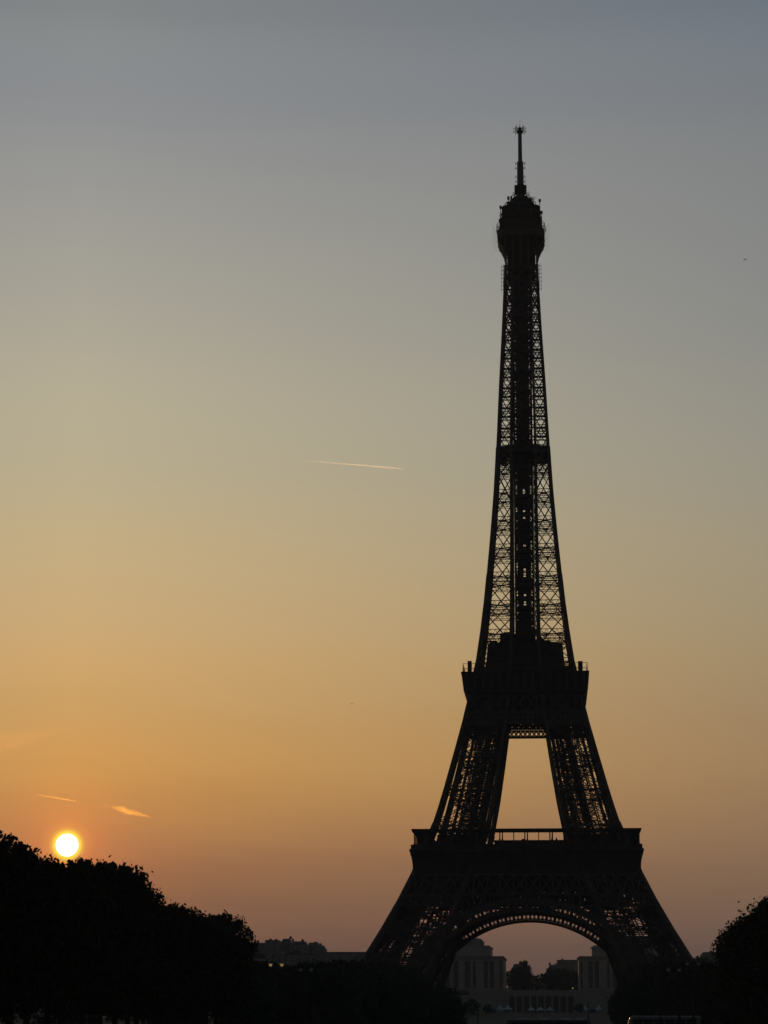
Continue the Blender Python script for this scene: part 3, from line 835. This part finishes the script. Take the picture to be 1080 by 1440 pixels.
# garden trees between the cross avenue and the tower
def px_x(u, v):      # only used to put the words of a label in order from left to right
    return (u - CAM.x) / v
for side, rows in ((-1, [(-37, 446, 742, 13.5), (-50, 452, 530, 13)]), (1, [(37.5, 446, 742, 13.5), (47, 455, 560, 14)])):
    lst = []
    for u, v0, v1, st in rows:
        v = v0
        while v < v1:
            lst.append((u + rd.uniform(-1.6, 1.6), v + rd.uniform(-2, 2))); v += st
    lst.sort(key=lambda p: px_x(*p), reverse=(side > 0))
    for i, (u, v) in enumerate(lst):
        h = lerp_table([(446, 13.2), (500, 14.3), (560, 16.0), (640, 17.6), (742, 19.5)], v) + rd.uniform(-.7, .3)
        lab = '%s garden tree %s in the dark mass by the tower\'s %s legs' % (ORD[i], 'from the left' if side < 0 else 'from the right', 'left' if side < 0 else 'right')
        tree(u, v, h, lab, 'garden trees left of the tower' if side < 0 else 'garden trees right of the tower', gvar, 14.3, i, 1.0 + (v - 446) / 1200, name='garden_tree')
for side, u0 in ((-1, -24.5), (1, 30.5)):
    for i, v in enumerate(range(556, 730, 15)):
        h = 10.5 + rd.uniform(-.8, .8) + (v - 556) * 0.012
        tree(u0 + rd.uniform(-1, 1), v, h, '%s low inner tree from the front at the %s foot of the arch' % (ORD[i], 'left' if side < 0 else 'right'),
             'low inner row by the left legs' if side < 0 else 'low inner row by the right legs', gvar, 14.3, i + 1, 0.82, name='garden_tree')
# low round trees framing the view through the arch
for i, (u, v, h, s, lab) in enumerate((
        (-12.3, 485, 7.3, .62, 'low round tree in front of the left pavilion foot, beside a lamp post'),
        (-17.5, 500, 8.6, .7, 'broad dark tree just left of the low round tree under the arch'),
        (-8.3, 455, 3.6, .32, 'small rounded bush left of the pale peaked tents'),
        (28.0, 520, 8.5, .5, 'dark tree at the right edge of the arch opening, behind the coach'))):
    tree(u, v, h, lab, None, gvar, 14.3, i, s, name='small_tree' if h > 4 else 'bush', cat='tree' if h > 4 else 'bush')
# small clipped conifers in front of the coach on the right
cone = MB(); rc = random.Random(9)
for i in range(900):
    z = rc.random() ** 1.3 * 2.6 + 0.15; r = (2.75 - z) * 0.32 * math.sqrt(rc.uniform(.5, 1.1)); a = rc.uniform(0, 6.28)
    p = Vector((r * math.cos(a), r * math.sin(a), z))
    d = Vector((rc.uniform(-1, 1), rc.uniform(-1, 1), rc.uniform(-.3, 1))).normalized() * .13; e = d.cross(Vector((0, 0, 1))).normalized() * .08
    k = len(cone.v); cone.v += [tuple(p - d), tuple(p - e), tuple(p + d), tuple(p + e)]; cone.f.append((k, k + 1, k + 2, k + 3))
cme = cone.build('foliage', LEAF)
stem = MB(); stem.cyl(0, 0, -.05, .6, .09, .05, 6); stm = stem.build('stem', BARK)
for i, (u, h, lab) in enumerate(((25.6, 1.02, 'leftmost of the cone-shaped shrubs before the pale coach on the right'),
                                 (28.2, 1.17, 'second cone-shaped shrub from the left before the pale coach'),
                                 (30.2, 1.17, 'third cone-shaped shrub from the left before the pale coach'),
                                 (31.6, 1.35, 'tallest, rightmost cone-shaped shrub before the pale coach'))):
    r = thing('conical_shrub', lab, 'shrub', (u, 340, 0), 'cone-shaped shrubs before the coach')
    if i == 0: a, b = cme, stm
    else:
        a, b = cme.copy(), stm.copy(); COL.objects.link(a); COL.objects.link(b)
    a.parent = r; b.parent = r; r.scale = (1, 1, h)

# ------------------------------------------------------------------ coaches crossing on the avenue
def coach(x0, x1, y, h, label, paint, roofm, face=1, bumps=False):
    L_ = x1 - x0; w = 2.5
    r = thing('coach', label, 'coach', ((x0 + x1) / 2, y, 0.02), 'coaches crossing on the avenue')
    b = MB(); hl = L_ / 2
    pr = [(-hl, .45), (hl - .1, .45), (hl, .9), (hl - .05, h * .55), (hl - .35, h - .35), (hl - .7, h - .12), (-hl + .35, h - .12), (-hl + .05, h - .5)]
    pr = [(x * face, z) for x, z in pr]
    b.prism([(x, -w / 2, z) for x, z in pr], [(x, w / 2, z) for x, z in pr]); b.build('body', paint, r)
    rf = MB()
    rp = [(-hl + .3, h - .12), (hl - .62, h - .12), (hl - .8, h), (-hl + .5, h)]; rp = [(x * face, z) for x, z in rp]
    rf.prism([(x, -w / 2 + .12, z) for x, z in rp], [(x, w / 2 - .12, z) for x, z in rp])
    if bumps:
        for q in (-.62, -.1, .38, .7): rf.box(hl * q - .7, hl * q + .7, -.7, .7, h, h + .16)
    rf.build('roof', roofm, r)
    n = max(4, int(L_ / 1.7)); st = (L_ - 1.6) / n
    for i in range(n):
        g_ = MB(); xa = -hl + .8 + i * st
        for s in (-1, 1): g_.box(xa, xa + st - .12, s * w / 2 - .012, s * w / 2 + .012, h * .5, h * .82)
        g_.build('side_window', GLASS, r)
    g_ = MB(); g_.hexa([((hl + .02) * face, -1.1, h * .45), ((hl + .03) * face, 1.1, h * .45), ((hl - .02) * face, 1.1, h * .45), ((hl - .02) * face, -1.1, h * .45),
                        ((hl - .24) * face, -1.1, h * .85), ((hl - .24) * face, 1.1, h * .85), ((hl - .3) * face, 1.1, h * .85), ((hl - .3) * face, -1.1, h * .85)])
    g_.build('windscreen', GLASS, r)
    for xw in (-hl * .55, hl * .62):
        for s in (-1, 1):
            wm_ = MB(); k = 14
            c0 = [(xw * face + .48 * math.cos(2 * math.pi * q / k), s * w / 2 - .14, .48 + .48 * math.sin(2 * math.pi * q / k)) for q in range(k)]
            c1 = [(a, s * w / 2 + .03, c) for a, _, c in c0]
            wm_.prism(c0, c1); wm_.build('wheel', RUBBER, r)
    return r
coach(21.6, 32.8, 365, 2.95, 'pale coach standing behind the cone-shaped shrubs at the bottom right', COACH, COACHR, -1)
coach(3.3, 16.3, 365, 2.42, 'long low dark bus with pale roof crossing beneath the arch', COACHD, COACHR, 1, True)
coach(-52.3, -41.9, 365, 3.0, 'pale framed coach half hidden behind trunks of the left tree row', COACH, COACHR, 1)
coach(-69.5, -58.5, 365, 3.15, 'coach seen between trunks at the far bottom left', COACH, COACHR, -1)

# ------------------------------------------------------------------ lamp posts
def street_lamp(x, y, h, label, mat, twin=True, lit=True):
    r = thing('street_lamp', label, 'street lamp', (x, y, 0), 'street lamps along the park')
    p = MB(); p.cyl(0, 0, -.05, .9, .2, .13, 8); p.cyl(0, 0, .9, h - .3, .1, .06, 8)
    p.build('post', POST, r)
    if twin:
        ar_ = MB(); ar_.bar((-1.0, 0, h - .35), (1.0, 0, h - .35), .09); ar_.bar((0, 0, h - 1.1), (-.8, 0, h - .4), .06); ar_.bar((0, 0, h - 1.1), (.8, 0, h - .4), .06)
        ar_.build('bracket', POST, r)
    for dx in ((-.95, .95) if twin else (0,)):
        l_ = MB(); l_.cyl(dx, 0, h - .3, h + .12, .16, .34, 8); l_.build('lantern', mat, r)
        c_ = MB(); c_.cyl(dx, 0, h + .12, h + .36, .38, .05, 8); c_.build('lantern_cap', POST, r)
    return r
street_lamp(-39.9, 381, 11.6, 'twin lantern lamp glowing yellow just right of the long tree row', LANTERN)
street_lamp(-36.2, 400, 11.4, 'twin lantern lamp glowing faintly, second from the left above the garden trees', LANTERN)
street_lamp(-34.6, 432, 11.2, 'twin lantern lamp, dim, third from the left before the garden trees', LANTERN_DIM)
street_lamp(31.8, 432, 11.2, 'dim twin lantern lamp before the dark trees at the tower\'s right foot', LANTERN_DIM)
street_lamp(34.6, 420, 12.0, 'dim twin lantern lamp near the gap before the right tree row', LANTERN_DIM)
street_lamp(-3.4, 430, 5.9, 'slim lamp post left of the pale tents, seen under the arch', LANTERN_DIM, False)
street_lamp(16.4, 430, 6.0, 'slim lamp post right of the pale tents, seen under the arch', LANTERN_DIM, False)

# ------------------------------------------------------------------ peaked tents beyond the river
def tent(x, y, z, w, h, label, mat):
    r = thing('peaked_tent', label, 'tent', (x, y, z), 'peaked tents across the river')
    c = MB(); hw = w / 2; e = h * 0.40
    lv = [(e, 1.0), (e + (h - e) * .22, .62), (e + (h - e) * .5, .3), (e + (h - e) * .8, .1), (h, .02)]
    for (za, fa), (zb, fb) in zip(lv, lv[1:]):
        c.prism([(sx * hw * fa, sy * hw * fa, za) for sx, sy in ((-1, -1), (1, -1), (1, 1), (-1, 1))], [(sx * hw * fb, sy * hw * fb, zb) for sx, sy in ((-1, -1), (1, -1), (1, 1), (-1, 1))])
    c.prism([(sx * hw, sy * hw, e - .3) for sx, sy in ((-1, -1), (1, -1), (1, 1), (-1, 1))], [(sx * hw, sy * hw, e) for sx, sy in ((-1, -1), (1, -1), (1, 1), (-1, 1))])
    c.build('canopy', mat, r)
    for sx, sy in ((-1, -1), (1, -1), (1, 1), (-1, 1)):
        p = MB(); p.cyl(sx * (hw - .06), sy * (hw - .06), -.3, e - .3, .05, n=6); p.build('pole', POST, r)
    if mat is CANVASB or w > 3.7:
        wl = MB(); wl.box(-hw + .1, hw - .1, hw - .1, hw - .05, -.1, e - .3); wl.build('side_wall', mat, r)
    return r
tent(-21.6, 1130, 6.5, 2.9, 3.2, 'blue tent, second from the left in the left cluster of tents', CANVASB)
tent(-18.0, 1130, 6.5, 3.4, 3.6, 'pale peaked tent, third from the left in the left cluster of four', CANVAS)
tent(-14.3, 1130, 6.5, 4.1, 3.7, 'largest pale tent, rightmost of the left cluster of tents', CANVAS)
tent(-24.6, 1133, 6.5, 2.4, 3.1, 'small pale tent at the very left of all the tents', CANVAS)
tent(-3.4, 1130, 6.5, 3.7, 2.9, 'left tent of the three small white tents in the middle', CANVAS)
tent(0.9, 1130, 6.5, 3.7, 2.9, 'middle tent of the three small white tents in the middle', CANVAS)
tent(5.3, 1130, 6.5, 3.7, 2.9, 'right tent of the three small white tents in the middle', CANVAS)
tent(21.8, 1130, 6.5, 3.2, 3.5, 'pale tent just left of the deep blue tent on the right', CANVAS)
tent(25.4, 1130, 6.5, 2.6, 3.0, 'deep blue tent between two pale tents on the right', CANVASB)
tent(28.2, 1130, 6.5, 3.1, 3.5, 'rightmost pale tent, next to the deep blue tent', CANVAS)
tree(-23.6, 1118, 4.0, 'small round tree among the tents on the left', None, gvar, 14.3, 1, .32, 6.2, 'small_tree')
tree(18.9, 1118, 4.2, 'small round tree left of the right-hand tents', None, gvar, 14.3, 2, .34, 6.2, 'small_tree')
tree(-40.5, 1120, 9.0, 'dark tree left of the tents below the left pavilion', None, gvar, 14.3, 3, .75, 5.6, 'small_tree')
tree(-31.0, 1110, 7.0, 'dark tree nearest the left tents below the left pavilion', None, gvar, 14.3, 0, .6, 5.4, 'small_tree')
tree(-50, 1125, 12.0, 'dark tree below the outer end of the left pavilion', None, gvar, 14.3, 2, .9, 5.0, 'small_tree')
tree(41.0, 1115, 10.0, 'dark tree below the right pavilion seen beside the arch foot', None, gvar, 14.3, 1, .7, 5.0, 'small_tree')

# ------------------------------------------------------------------ the palace across the river
def pavilion(s, label):
    r = thing('palace_pavilion', label, 'pavilion', (0, 1290, 0))
    b = MB()
    zt = 35.4
    def span(x0, x1): return (min(s * x0, s * x1), max(s * x0, s * x1))
    wins = [(21.2, 22.2), (25.4, 27.7), (28.7, 31.0), (35.4, 36.6), (38.2, 41.3), (44.6, 47.2), (49.4, 52), (54.5, 57), (59.5, 62)]
    edges = [20.0] + [e for w in wins for e in w] + [66.0]
    for i in range(0, len(edges), 2):         # piers between the tall openings
        x0, x1 = span(edges[i], edges[i + 1]); b.box(x0, x1, 0, 46, 18.6, zt)
        if i < len(edges) - 2:
            x0, x1 = span(edges[i + 1], edges[i + 2]); b.box(x0, x1, 1.6, 46, 18.6, zt)
            b.box(x0, x1, 0, 1.6, zt - 1.2, zt); b.box(x0, x1, 0, 1.6, 18.6, 20.0)
    wall = b.build('wall', STONE, r)
    for a, c in wins:
        x0, x1 = span(a, c); w_ = MB(); w_.box(x0, x1, 1.45, 1.597, 20.0, zt - 1.2)
        wo_ = w_.build('window', WINDOWM, r)
        mu = MB()
        for q in range(5): mu.box(x0, x1, 1.36, 1.447, 21.6 + q * 2.6, 21.9 + q * 2.6)
        mu.build('glazing_bar', STONE2, wo_)
    cnc = MB(); x0, x1 = span(19.3, 67)
    cnc.box(x0, x1, -0.7, 47, zt, zt + .45); x0, x1 = span(19.6, 67); cnc.box(x0, x1, -0.4, 47, zt + .45, zt + .9)
    x0, x1 = span(20.2, 67); cnc.box(x0, x1, 0.2, 46, zt + .9, zt + 1.4)
    cnc.build('cornice', STONE2, r)
    t2 = MB(); x0, x1 = span(27.4, 67); t2.box(x0, x1, 10, 44, zt + 1.4, 41.6)
    x0, x1 = span(27.0, 67); t2.box(x0, x1, 9.6, 44.4, 41.6, 42.1); x0, x1 = span(28.2, 67); t2.box(x0, x1, 10.6, 43, 42.1, 42.8)
    for a in range(6):
        x0, x1 = span(29.5 + a * 5.5, 31 + a * 5.5); t2.box(x0, x1, 9.7, 10, 36.8, 41.6)
    t2.build('upper_storey', STONE, r)
    t3 = MB()
    pts = [(31.8, 18), (31.8, 46)]; prof_ = [(42.8, 31.8), (45.4, 31.9), (46.3, 32.6), (46.9, 33.6), (47.2, 35.5)]
    for (za, xa), (zb, xb) in zip(prof_, prof_[1:]):
        A = [(s * xa, 20 + (xa - 31.8), za), (s * 64, 20 + (xa - 31.8), za), (s * 64, 42, za), (s * xa, 42, za)]
        B = [(s * xb, 20 + (xb - 31.8), zb), (s * 64, 20 + (xb - 31.8), zb), (s * 64, 42, zb), (s * xb, 42, zb)]
        t3.prism(A, B)
    t3.build('attic', STONE2, r)
    return r
pavilion(-1, 'massive stone pavilion with stepped roof behind the left side of the arch')
pavilion(1, 'massive stone pavilion with stepped roof behind the right side of the arch')
r = thing('terrace_building', 'low stone terrace front with tall dark openings between the two pavilions', 'building', (0, 1266, 0))
b = MB()
for s in (-1, 1): b.box(*sorted((s * 17.4, s * 37.5)), 0, 5, 6.0, 17.2)
for i in range(10):
    x = -17.4 + i * 3.867; b.box(x - .55, x + .55, -.25, 5, 6.0, 15.3)
b.box(-18, 18, -.1, 5, 15.3, 17.2); b.box(-38, 38, -.4, 5, 17.2, 17.6); b.box(-38, 38, 0, .4, 17.6, 18.4)
b.box(-58, -37.5, 1.5, 6, 5, 16.0); b.box(37.5, 58, 1.5, 6, 5, 16.0)
b.build('wall', STONE, r)
for i in range(9):
    x = -17.4 + i * 3.867
    w_ = MB(); w_.box(x + .55, x + 3.317, 2.2, 2.4, 7.0, 15.3); w_.build('window', WINDOWM, r)
r = thing('statue', 'small upright statue on a plinth at the centre of the terrace', 'statue', (0.4, 1267.5, 17.6))
b = MB(); b.box(-.8, .8, -.8, .8, 0, 1.7); b.box(-1, 1, -1, 1, 1.7, 1.9); b.build('plinth', STONE2, r)
b = MB(); b.tube([(0, 0, 1.9), (.08, 0, 2.6), (0, 0, 3.3), (-.03, 0, 3.9), (0, 0, 4.15), (0, 0, 4.5), (0, 0, 4.7)], [.38, .42, .36, .45, .16, .24, .1], 9)
b.tube([(.35, 0, 3.8), (.62, -.1, 3.3), (.4, -.25, 2.9)], [.14, .11, .08], 6); b.tube([(-.35, 0, 3.8), (-.6, 0, 3.3), (-.55, -.1, 2.8)], [.14, .11, .08], 6)
b.build('figure', BRONZE, r, True)
r = thing('terrace_lamp', 'tiny lit lamp on the terrace wall left of the right pavilion', 'lamp', (16.7, 1266.6, 18.4))
b = MB(); b.cyl(0, 0, 0, .9, .09, .07, 6); b.build('post', POST, r)
b = MB(); b.cyl(0, 0, .9, 1.3, .18, .28, 8); b.build('lantern', SPOT, r)

# ------------------------------------------------------------------ far houses
def house(x0, x1, y, z0, z1, label, roof='mansard', chim=2, nm='apartment_building', dep=14, cat='building', group=None, floors=None):
    r = thing(nm, label, cat, ((x0 + x1) / 2, y, z0), group)
    hw = (x1 - x0) / 2; H = z1 - z0; rh = 0 if roof == 'flat' else min(3.2, H * .25)
    b = MB(); b.box(-hw, hw, 0, dep, -6, H - rh); b.box(-hw - .2, hw + .2, -.2, dep + .2, H - rh, H - rh + .3)
    b.build('wall', STONE2, r)
    q = MB(); zb = H - rh + .3
    if roof == 'flat': q.box(-hw + .3, hw - .3, .3, dep - .3, zb, zb + .4)
    else:
        i_ = 1.6
        q.prism([(-hw, 0, zb), (hw, 0, zb), (hw, dep, zb), (-hw, dep, zb)], [(-hw + i_, i_, H), (hw - i_, i_, H), (hw - i_, dep - i_, H), (-hw + i_, dep - i_, H)])
    ro = q.build('roof', ZINC, r)
    rr_ = random.Random(int(x0 * 7 + y))
    for c in range(chim):
        x = rr_.uniform(-hw * .85, hw * .85); c_ = MB(); ch = rr_.uniform(.8, 1.7)
        c_.box(x - .7, x + .7, 4, 5, H - .1, H + ch)
        for k in (-.4, 0, .4): c_.cyl(x + k, 4.5, H + ch, H + ch + .4, .12, n=6)
        c_.build('chimney', STONE2, ro)
    nf = floors or max(1, min(3, int((H - rh) / 3.3))); nc = max(2, min(8, int(2 * hw / 3.2))); wme = None
    for f_ in range(nf):
        for c in range(nc):
            x = -hw + (c + .5) * 2 * hw / nc; z = H - rh - 2.6 - f_ * 3.3
            if wme is None:
                w_ = MB(); w_.box(-.6, .6, -.05, .06, 0, 1.9); o_ = w_.build('window', WINDOWM, r); wme = o_.data
            else:
                o_ = bpy.data.objects.new('window', wme); COL.objects.link(o_); o_.parent = r
            o_.location = (x, 0, z)
    return r
# seen between the pavilions
house(-19.5, -8.5, 1455, 20, 36.6, 'distant apartment block just right of the left pavilion with roof clutter', 'mansard', 3)
house(8.0, 22.5, 1450, 20, 38.2, 'distant block with antennas just left of the right pavilion', 'flat', 2)
house(2.0, 10.0, 1470, 20, 36.4, 'narrower distant house with rounded roof beside the antenna block', 'mansard', 2)
for i, (u, v, z, h, s, lab) in enumerate((
        (-10.2, 1400, 19, 18.2, .62, 'tall dark tree rising at the right of the left distant block'),
        (-13.8, 1395, 19, 14.6, .95, 'dark tree before the distant block right of the left pavilion'),
        (-17.5, 1390, 19, 12.4, .95, 'dark tree touching the left pavilion'),
        (-6.0, 1392, 19, 9.6, .8, 'low tree left of the notch in the skyline under the arch'),
        (0.0, 1395, 19, 10.5, .85, 'low tree right of the notch in the skyline under the arch'),
        (4.6, 1398, 19, 14.4, .62, 'rounded tree right of the skyline notch, before the narrow house'),
        (10.0, 1392, 19, 13.8, 1.0, 'broad tree before the antenna block'),
        (15.5, 1390, 19, 12.6, 1.0, 'dark tree touching the right pavilion'))):
    tree(u, v, h, lab, 'trees between the two pavilions', gvar, 14.3, i, s, z, 'distant_tree')
# on the hill to the left
for i, (x0, x1, y, z0, z1, rf_, ch, lab) in enumerate((
        (-202, -186, 1495, 40, 50.4, 'mansard', 3, 'leftmost far hill house, beside the end of the tree row'),
        (-186, -175, 1510, 40, 51.2, 'mansard', 2, 'second far hill house from the left with low mansard'),
        (-175, -166.5, 1490, 40, 51.6, 'flat', 3, 'third far hill house, flat roofed'),
        (-166.5, -159.5, 1500, 40, 53.4, 'mansard', 2, 'tallest far hill house with pointed roof in the middle of the group'),
        (-159.5, -149, 1495, 40, 51.6, 'mansard', 3, 'far hill house just right of the tallest one'),
        (-149, -143.5, 1505, 40, 50.4, 'flat', 2, 'narrow flat-roofed far hill house'),
        (-143.5, -137, 1490, 38, 49.0, 'mansard', 2, 'rightmost far hill house, at the step in the skyline'),
        )):
    house(x0, x1, y, z0, z1, lab, rf_, ch, 'hill_house', 12, 'house', 'far houses on the hill')
house(-190, -158, 1440, 36, 43.2, 'long pale low building in front of the far hill houses', 'flat', 0, 'long_building', 10)
house(-111, -76, 1200, 10, 35.8, 'long flat-roofed building between hill houses and the tower\'s left leg', 'flat', 0, 'long_building', 16)
house(-135, -110, 1215, 10, 35.0, 'flat-roofed dark block left of the long flat-roofed building', 'flat', 1, 'long_building', 16)
house(81.5, 93, 1200, 10, 35.6, 'flat roof seen just left of the right tree row', 'flat', 1, 'long_building', 14)
house(60, 80.5, 1230, 10, 33.6, 'dark low block behind the tower\'s right leg', 'flat', 1, 'long_building', 14)
tree(76.5, 1150, 24.5, 'far tree between the tower\'s right leg and the flat roof', None, gvar, 14.3, 1, 1.1, 9, 'distant_tree')
tree(70.5, 1155, 23.5, 'far tree right beside the tower\'s right leg', None, gvar, 14.3, 2, 1.1, 9, 'distant_tree')
for i, (u, v, h, z) in enumerate(((-196, 1440, 9, 36), (-184, 1435, 7, 36), (-171, 1430, 7.5, 35), (-160, 1432, 7, 35), (-150, 1440, 9, 35.5), (-141, 1440, 8, 35), (-131, 1420, 7, 33))):
    tree(u, v, h, '%s hillside tree from the left below the far hill houses' % ORD[i], 'trees below the far hill houses', gvar, 14.3, i, .62, z, 'distant_tree')

# ------------------------------------------------------------------ birds
def bird(x, y, z, s, rz, label):
    r = thing('bird', label, 'bird', (x, y, z), None, rz)
    b = MB(); b.tube([(0, -.16, 0), (0, -.08, .01), (0, .02, .02), (0, .12, .02), (0, .17, .03), (0, .2, .03)], [.015, .05, .07, .05, .04, .01], 8)
    b.build('body', FEATHER, r, True)
    for sx in (-1, 1):
        w = MB(); w.hexa([(0, -.06, 0), (sx * .2, -.04, .09), (sx * .2, .06, .09), (0, .07, 0), (0, -.06, .02), (sx * .2, -.04, .1), (sx * .2, .06, .1), (0, .07, .02)])
        w.hexa([(sx * .2, -.04, .09), (sx * .45, -.06, .04), (sx * .45, -.03, .04), (sx * .2, .06, .09), (sx * .2, -.04, .1), (sx * .45, -.06, .05), (sx * .45, -.03, .05), (sx * .2, .06, .1)])
        w.build('wing', FEATHER, r)
    r.scale = (s, s, s)

def from_pixel(px, py, dist):      # a point on the sky at a true distance, read off the photograph
    a, b = px - 540, py - 720
    v = Vector((a, -b, -3300)).normalized() * dist
    return camo.matrix_world @ v
p = from_pixel(495, 990, 620); bird(p.x, p.y, p.z, 1.3, 0.9, 'tiny dark bird left of the tower\'s second platform')
p = from_pixel(1048, 365, 420); bird(p.x, p.y, p.z, 1.2, 2.2, 'tiny dark bird near the right edge, high up')

# ------------------------------------------------------------------ the sun and the high ice clouds
p = CAM + SUN * 95000
m = MB(); rs = 95000 * math.tan(R(0.262)); nu, nv = 48, 24
for j in range(nv + 1):
    for i in range(nu):
        a, b = 2 * math.pi * i / nu, math.pi * j / nv
        m.v.append((rs * math.sin(b) * math.cos(a), rs * math.sin(b) * math.sin(a), rs * math.cos(b)))
for j in range(nv):
    for i in range(nu): m.f.append((j * nu + i, j * nu + (i + 1) % nu, (j + 1) * nu + (i + 1) % nu, (j + 1) * nu + i))
so = m.build('sun', SUNM, None, True); so.location = p
so.visible_shadow = True
tag(so, 'white-hot setting sun low above the left tree row', 'sun', kind='structure')

def ice(name, col, dens, aniso=0.85):
    m = bpy.data.materials.new(name); m.use_nodes = True
    t = m.node_tree; t.nodes.clear()
    v = t.nodes.new('ShaderNodeVolumePrincipled'); v.inputs['Color'].default_value = (*col, 1)
    v.inputs['Density'].default_value = dens; v.inputs['Anisotropy'].default_value = aniso
    o = t.nodes.new('ShaderNodeOutputMaterial'); t.links.new(v.outputs[0], o.inputs['Volume'])
    return m
def streak(name, p0, p1, radii, mat, label, cat, jag=0.0, seed=1, flat=1.0):
    m = MB(); n = len(radii); rd_ = random.Random(seed)
    d = p1 - p0
    dirv = d.normalized(); k = 16; rings = []
    for i in range(n):
        q = d * (i / (n - 1)) + Vector((0, 0, rd_.uniform(-jag, jag) * radii[i]))
        rings.append([q + Vector((0, math.cos(2 * math.pi * a / k), math.sin(2 * math.pi * a / k) * flat)) * radii[i] * (1 + rd_.uniform(-jag, jag)) for a in range(k)])
    for i in range(n - 1): m.prism(rings[i], rings[i + 1], cap=False)
    m.f.append(tuple(range(k - 1, -1, -1))); b = len(m.v) - k; m.f.append(tuple(range(b, b + k)))
    me_ = bmesh.new()
    o = m.build(name, mat, None, True)
    me_.from_mesh(o.data); bmesh.ops.remove_doubles(me_, verts=me_.verts, dist=0.001); bmesh.ops.recalc_face_normals(me_, faces=me_.faces)
    me_.to_mesh(o.data); me_.free(); o.location = p0
    return tag(o, label, cat)
ICE = ice('contrail_ice', (1, .78, .6), 0.0062)
streak('contrail', from_pixel(428, 647.6, 42000), from_pixel(567.5, 659.3, 42000), [4, 6, 7, 8.5, 10, 11, 12.5, 13.5, 14, 13, 6], ICE,
       'long thin pale contrail in the middle of the sky left of the tower', 'contrail', 0.05)
streak('contrail', from_pixel(51, 1117.5, 60000), from_pixel(107, 1126.5, 60000), [8, 13, 16, 18, 20, 20, 18, 10], ice('contrail_ice_low', (1, .6, .12), 0.0013),
       'short thin pale contrail just above the sun', 'contrail', 0.1)
streak('cloud', from_pixel(145, 1132, 60000), from_pixel(215, 1150, 60000), [10, 26, 30, 18, 16, 40, 58, 70, 74, 76, 74, 70, 66, 62, 58, 52, 46, 40, 32, 26, 18, 6], ice('cloud_ice', (1, .55, .08), 0.00042),
       'small wispy orange cloud streak above and right of the sun', 'cloud', 0.28, 4)
streak('cloud', from_pixel(-60, 1058, 60000), from_pixel(110, 1020, 60000), [40, 200, 260, 300, 320, 310, 280, 240, 190, 150, 110, 70, 30], ice('cloud_veil', (1, .45, .2), 0.000016),
       'faint orange veil of cloud at the left edge high above the sun', 'cloud', 0.2, 6, 0.8)

# ------------------------------------------------------------------ haze
HZ = 1.05e-4
m = MB(); m.box(-3000, 3000, -400, 3000, -4, 420)
hm = bpy.data.materials.new('haze_air'); hm.use_nodes = True
t = hm.node_tree; t.nodes.clear()
pv_ = t.nodes.new('ShaderNodeVolumePrincipled'); pv_.inputs['Color'].default_value = (0.80, 0.88, 1.0, 1); pv_.inputs['Density'].default_value = HZ
pv_.inputs['Anisotropy'].default_value = 0.0
o = t.nodes.new('ShaderNodeOutputMaterial'); t.links.new(pv_.outputs[0], o.inputs['Volume'])
tag(m.build('haze', hm), kind='stuff')
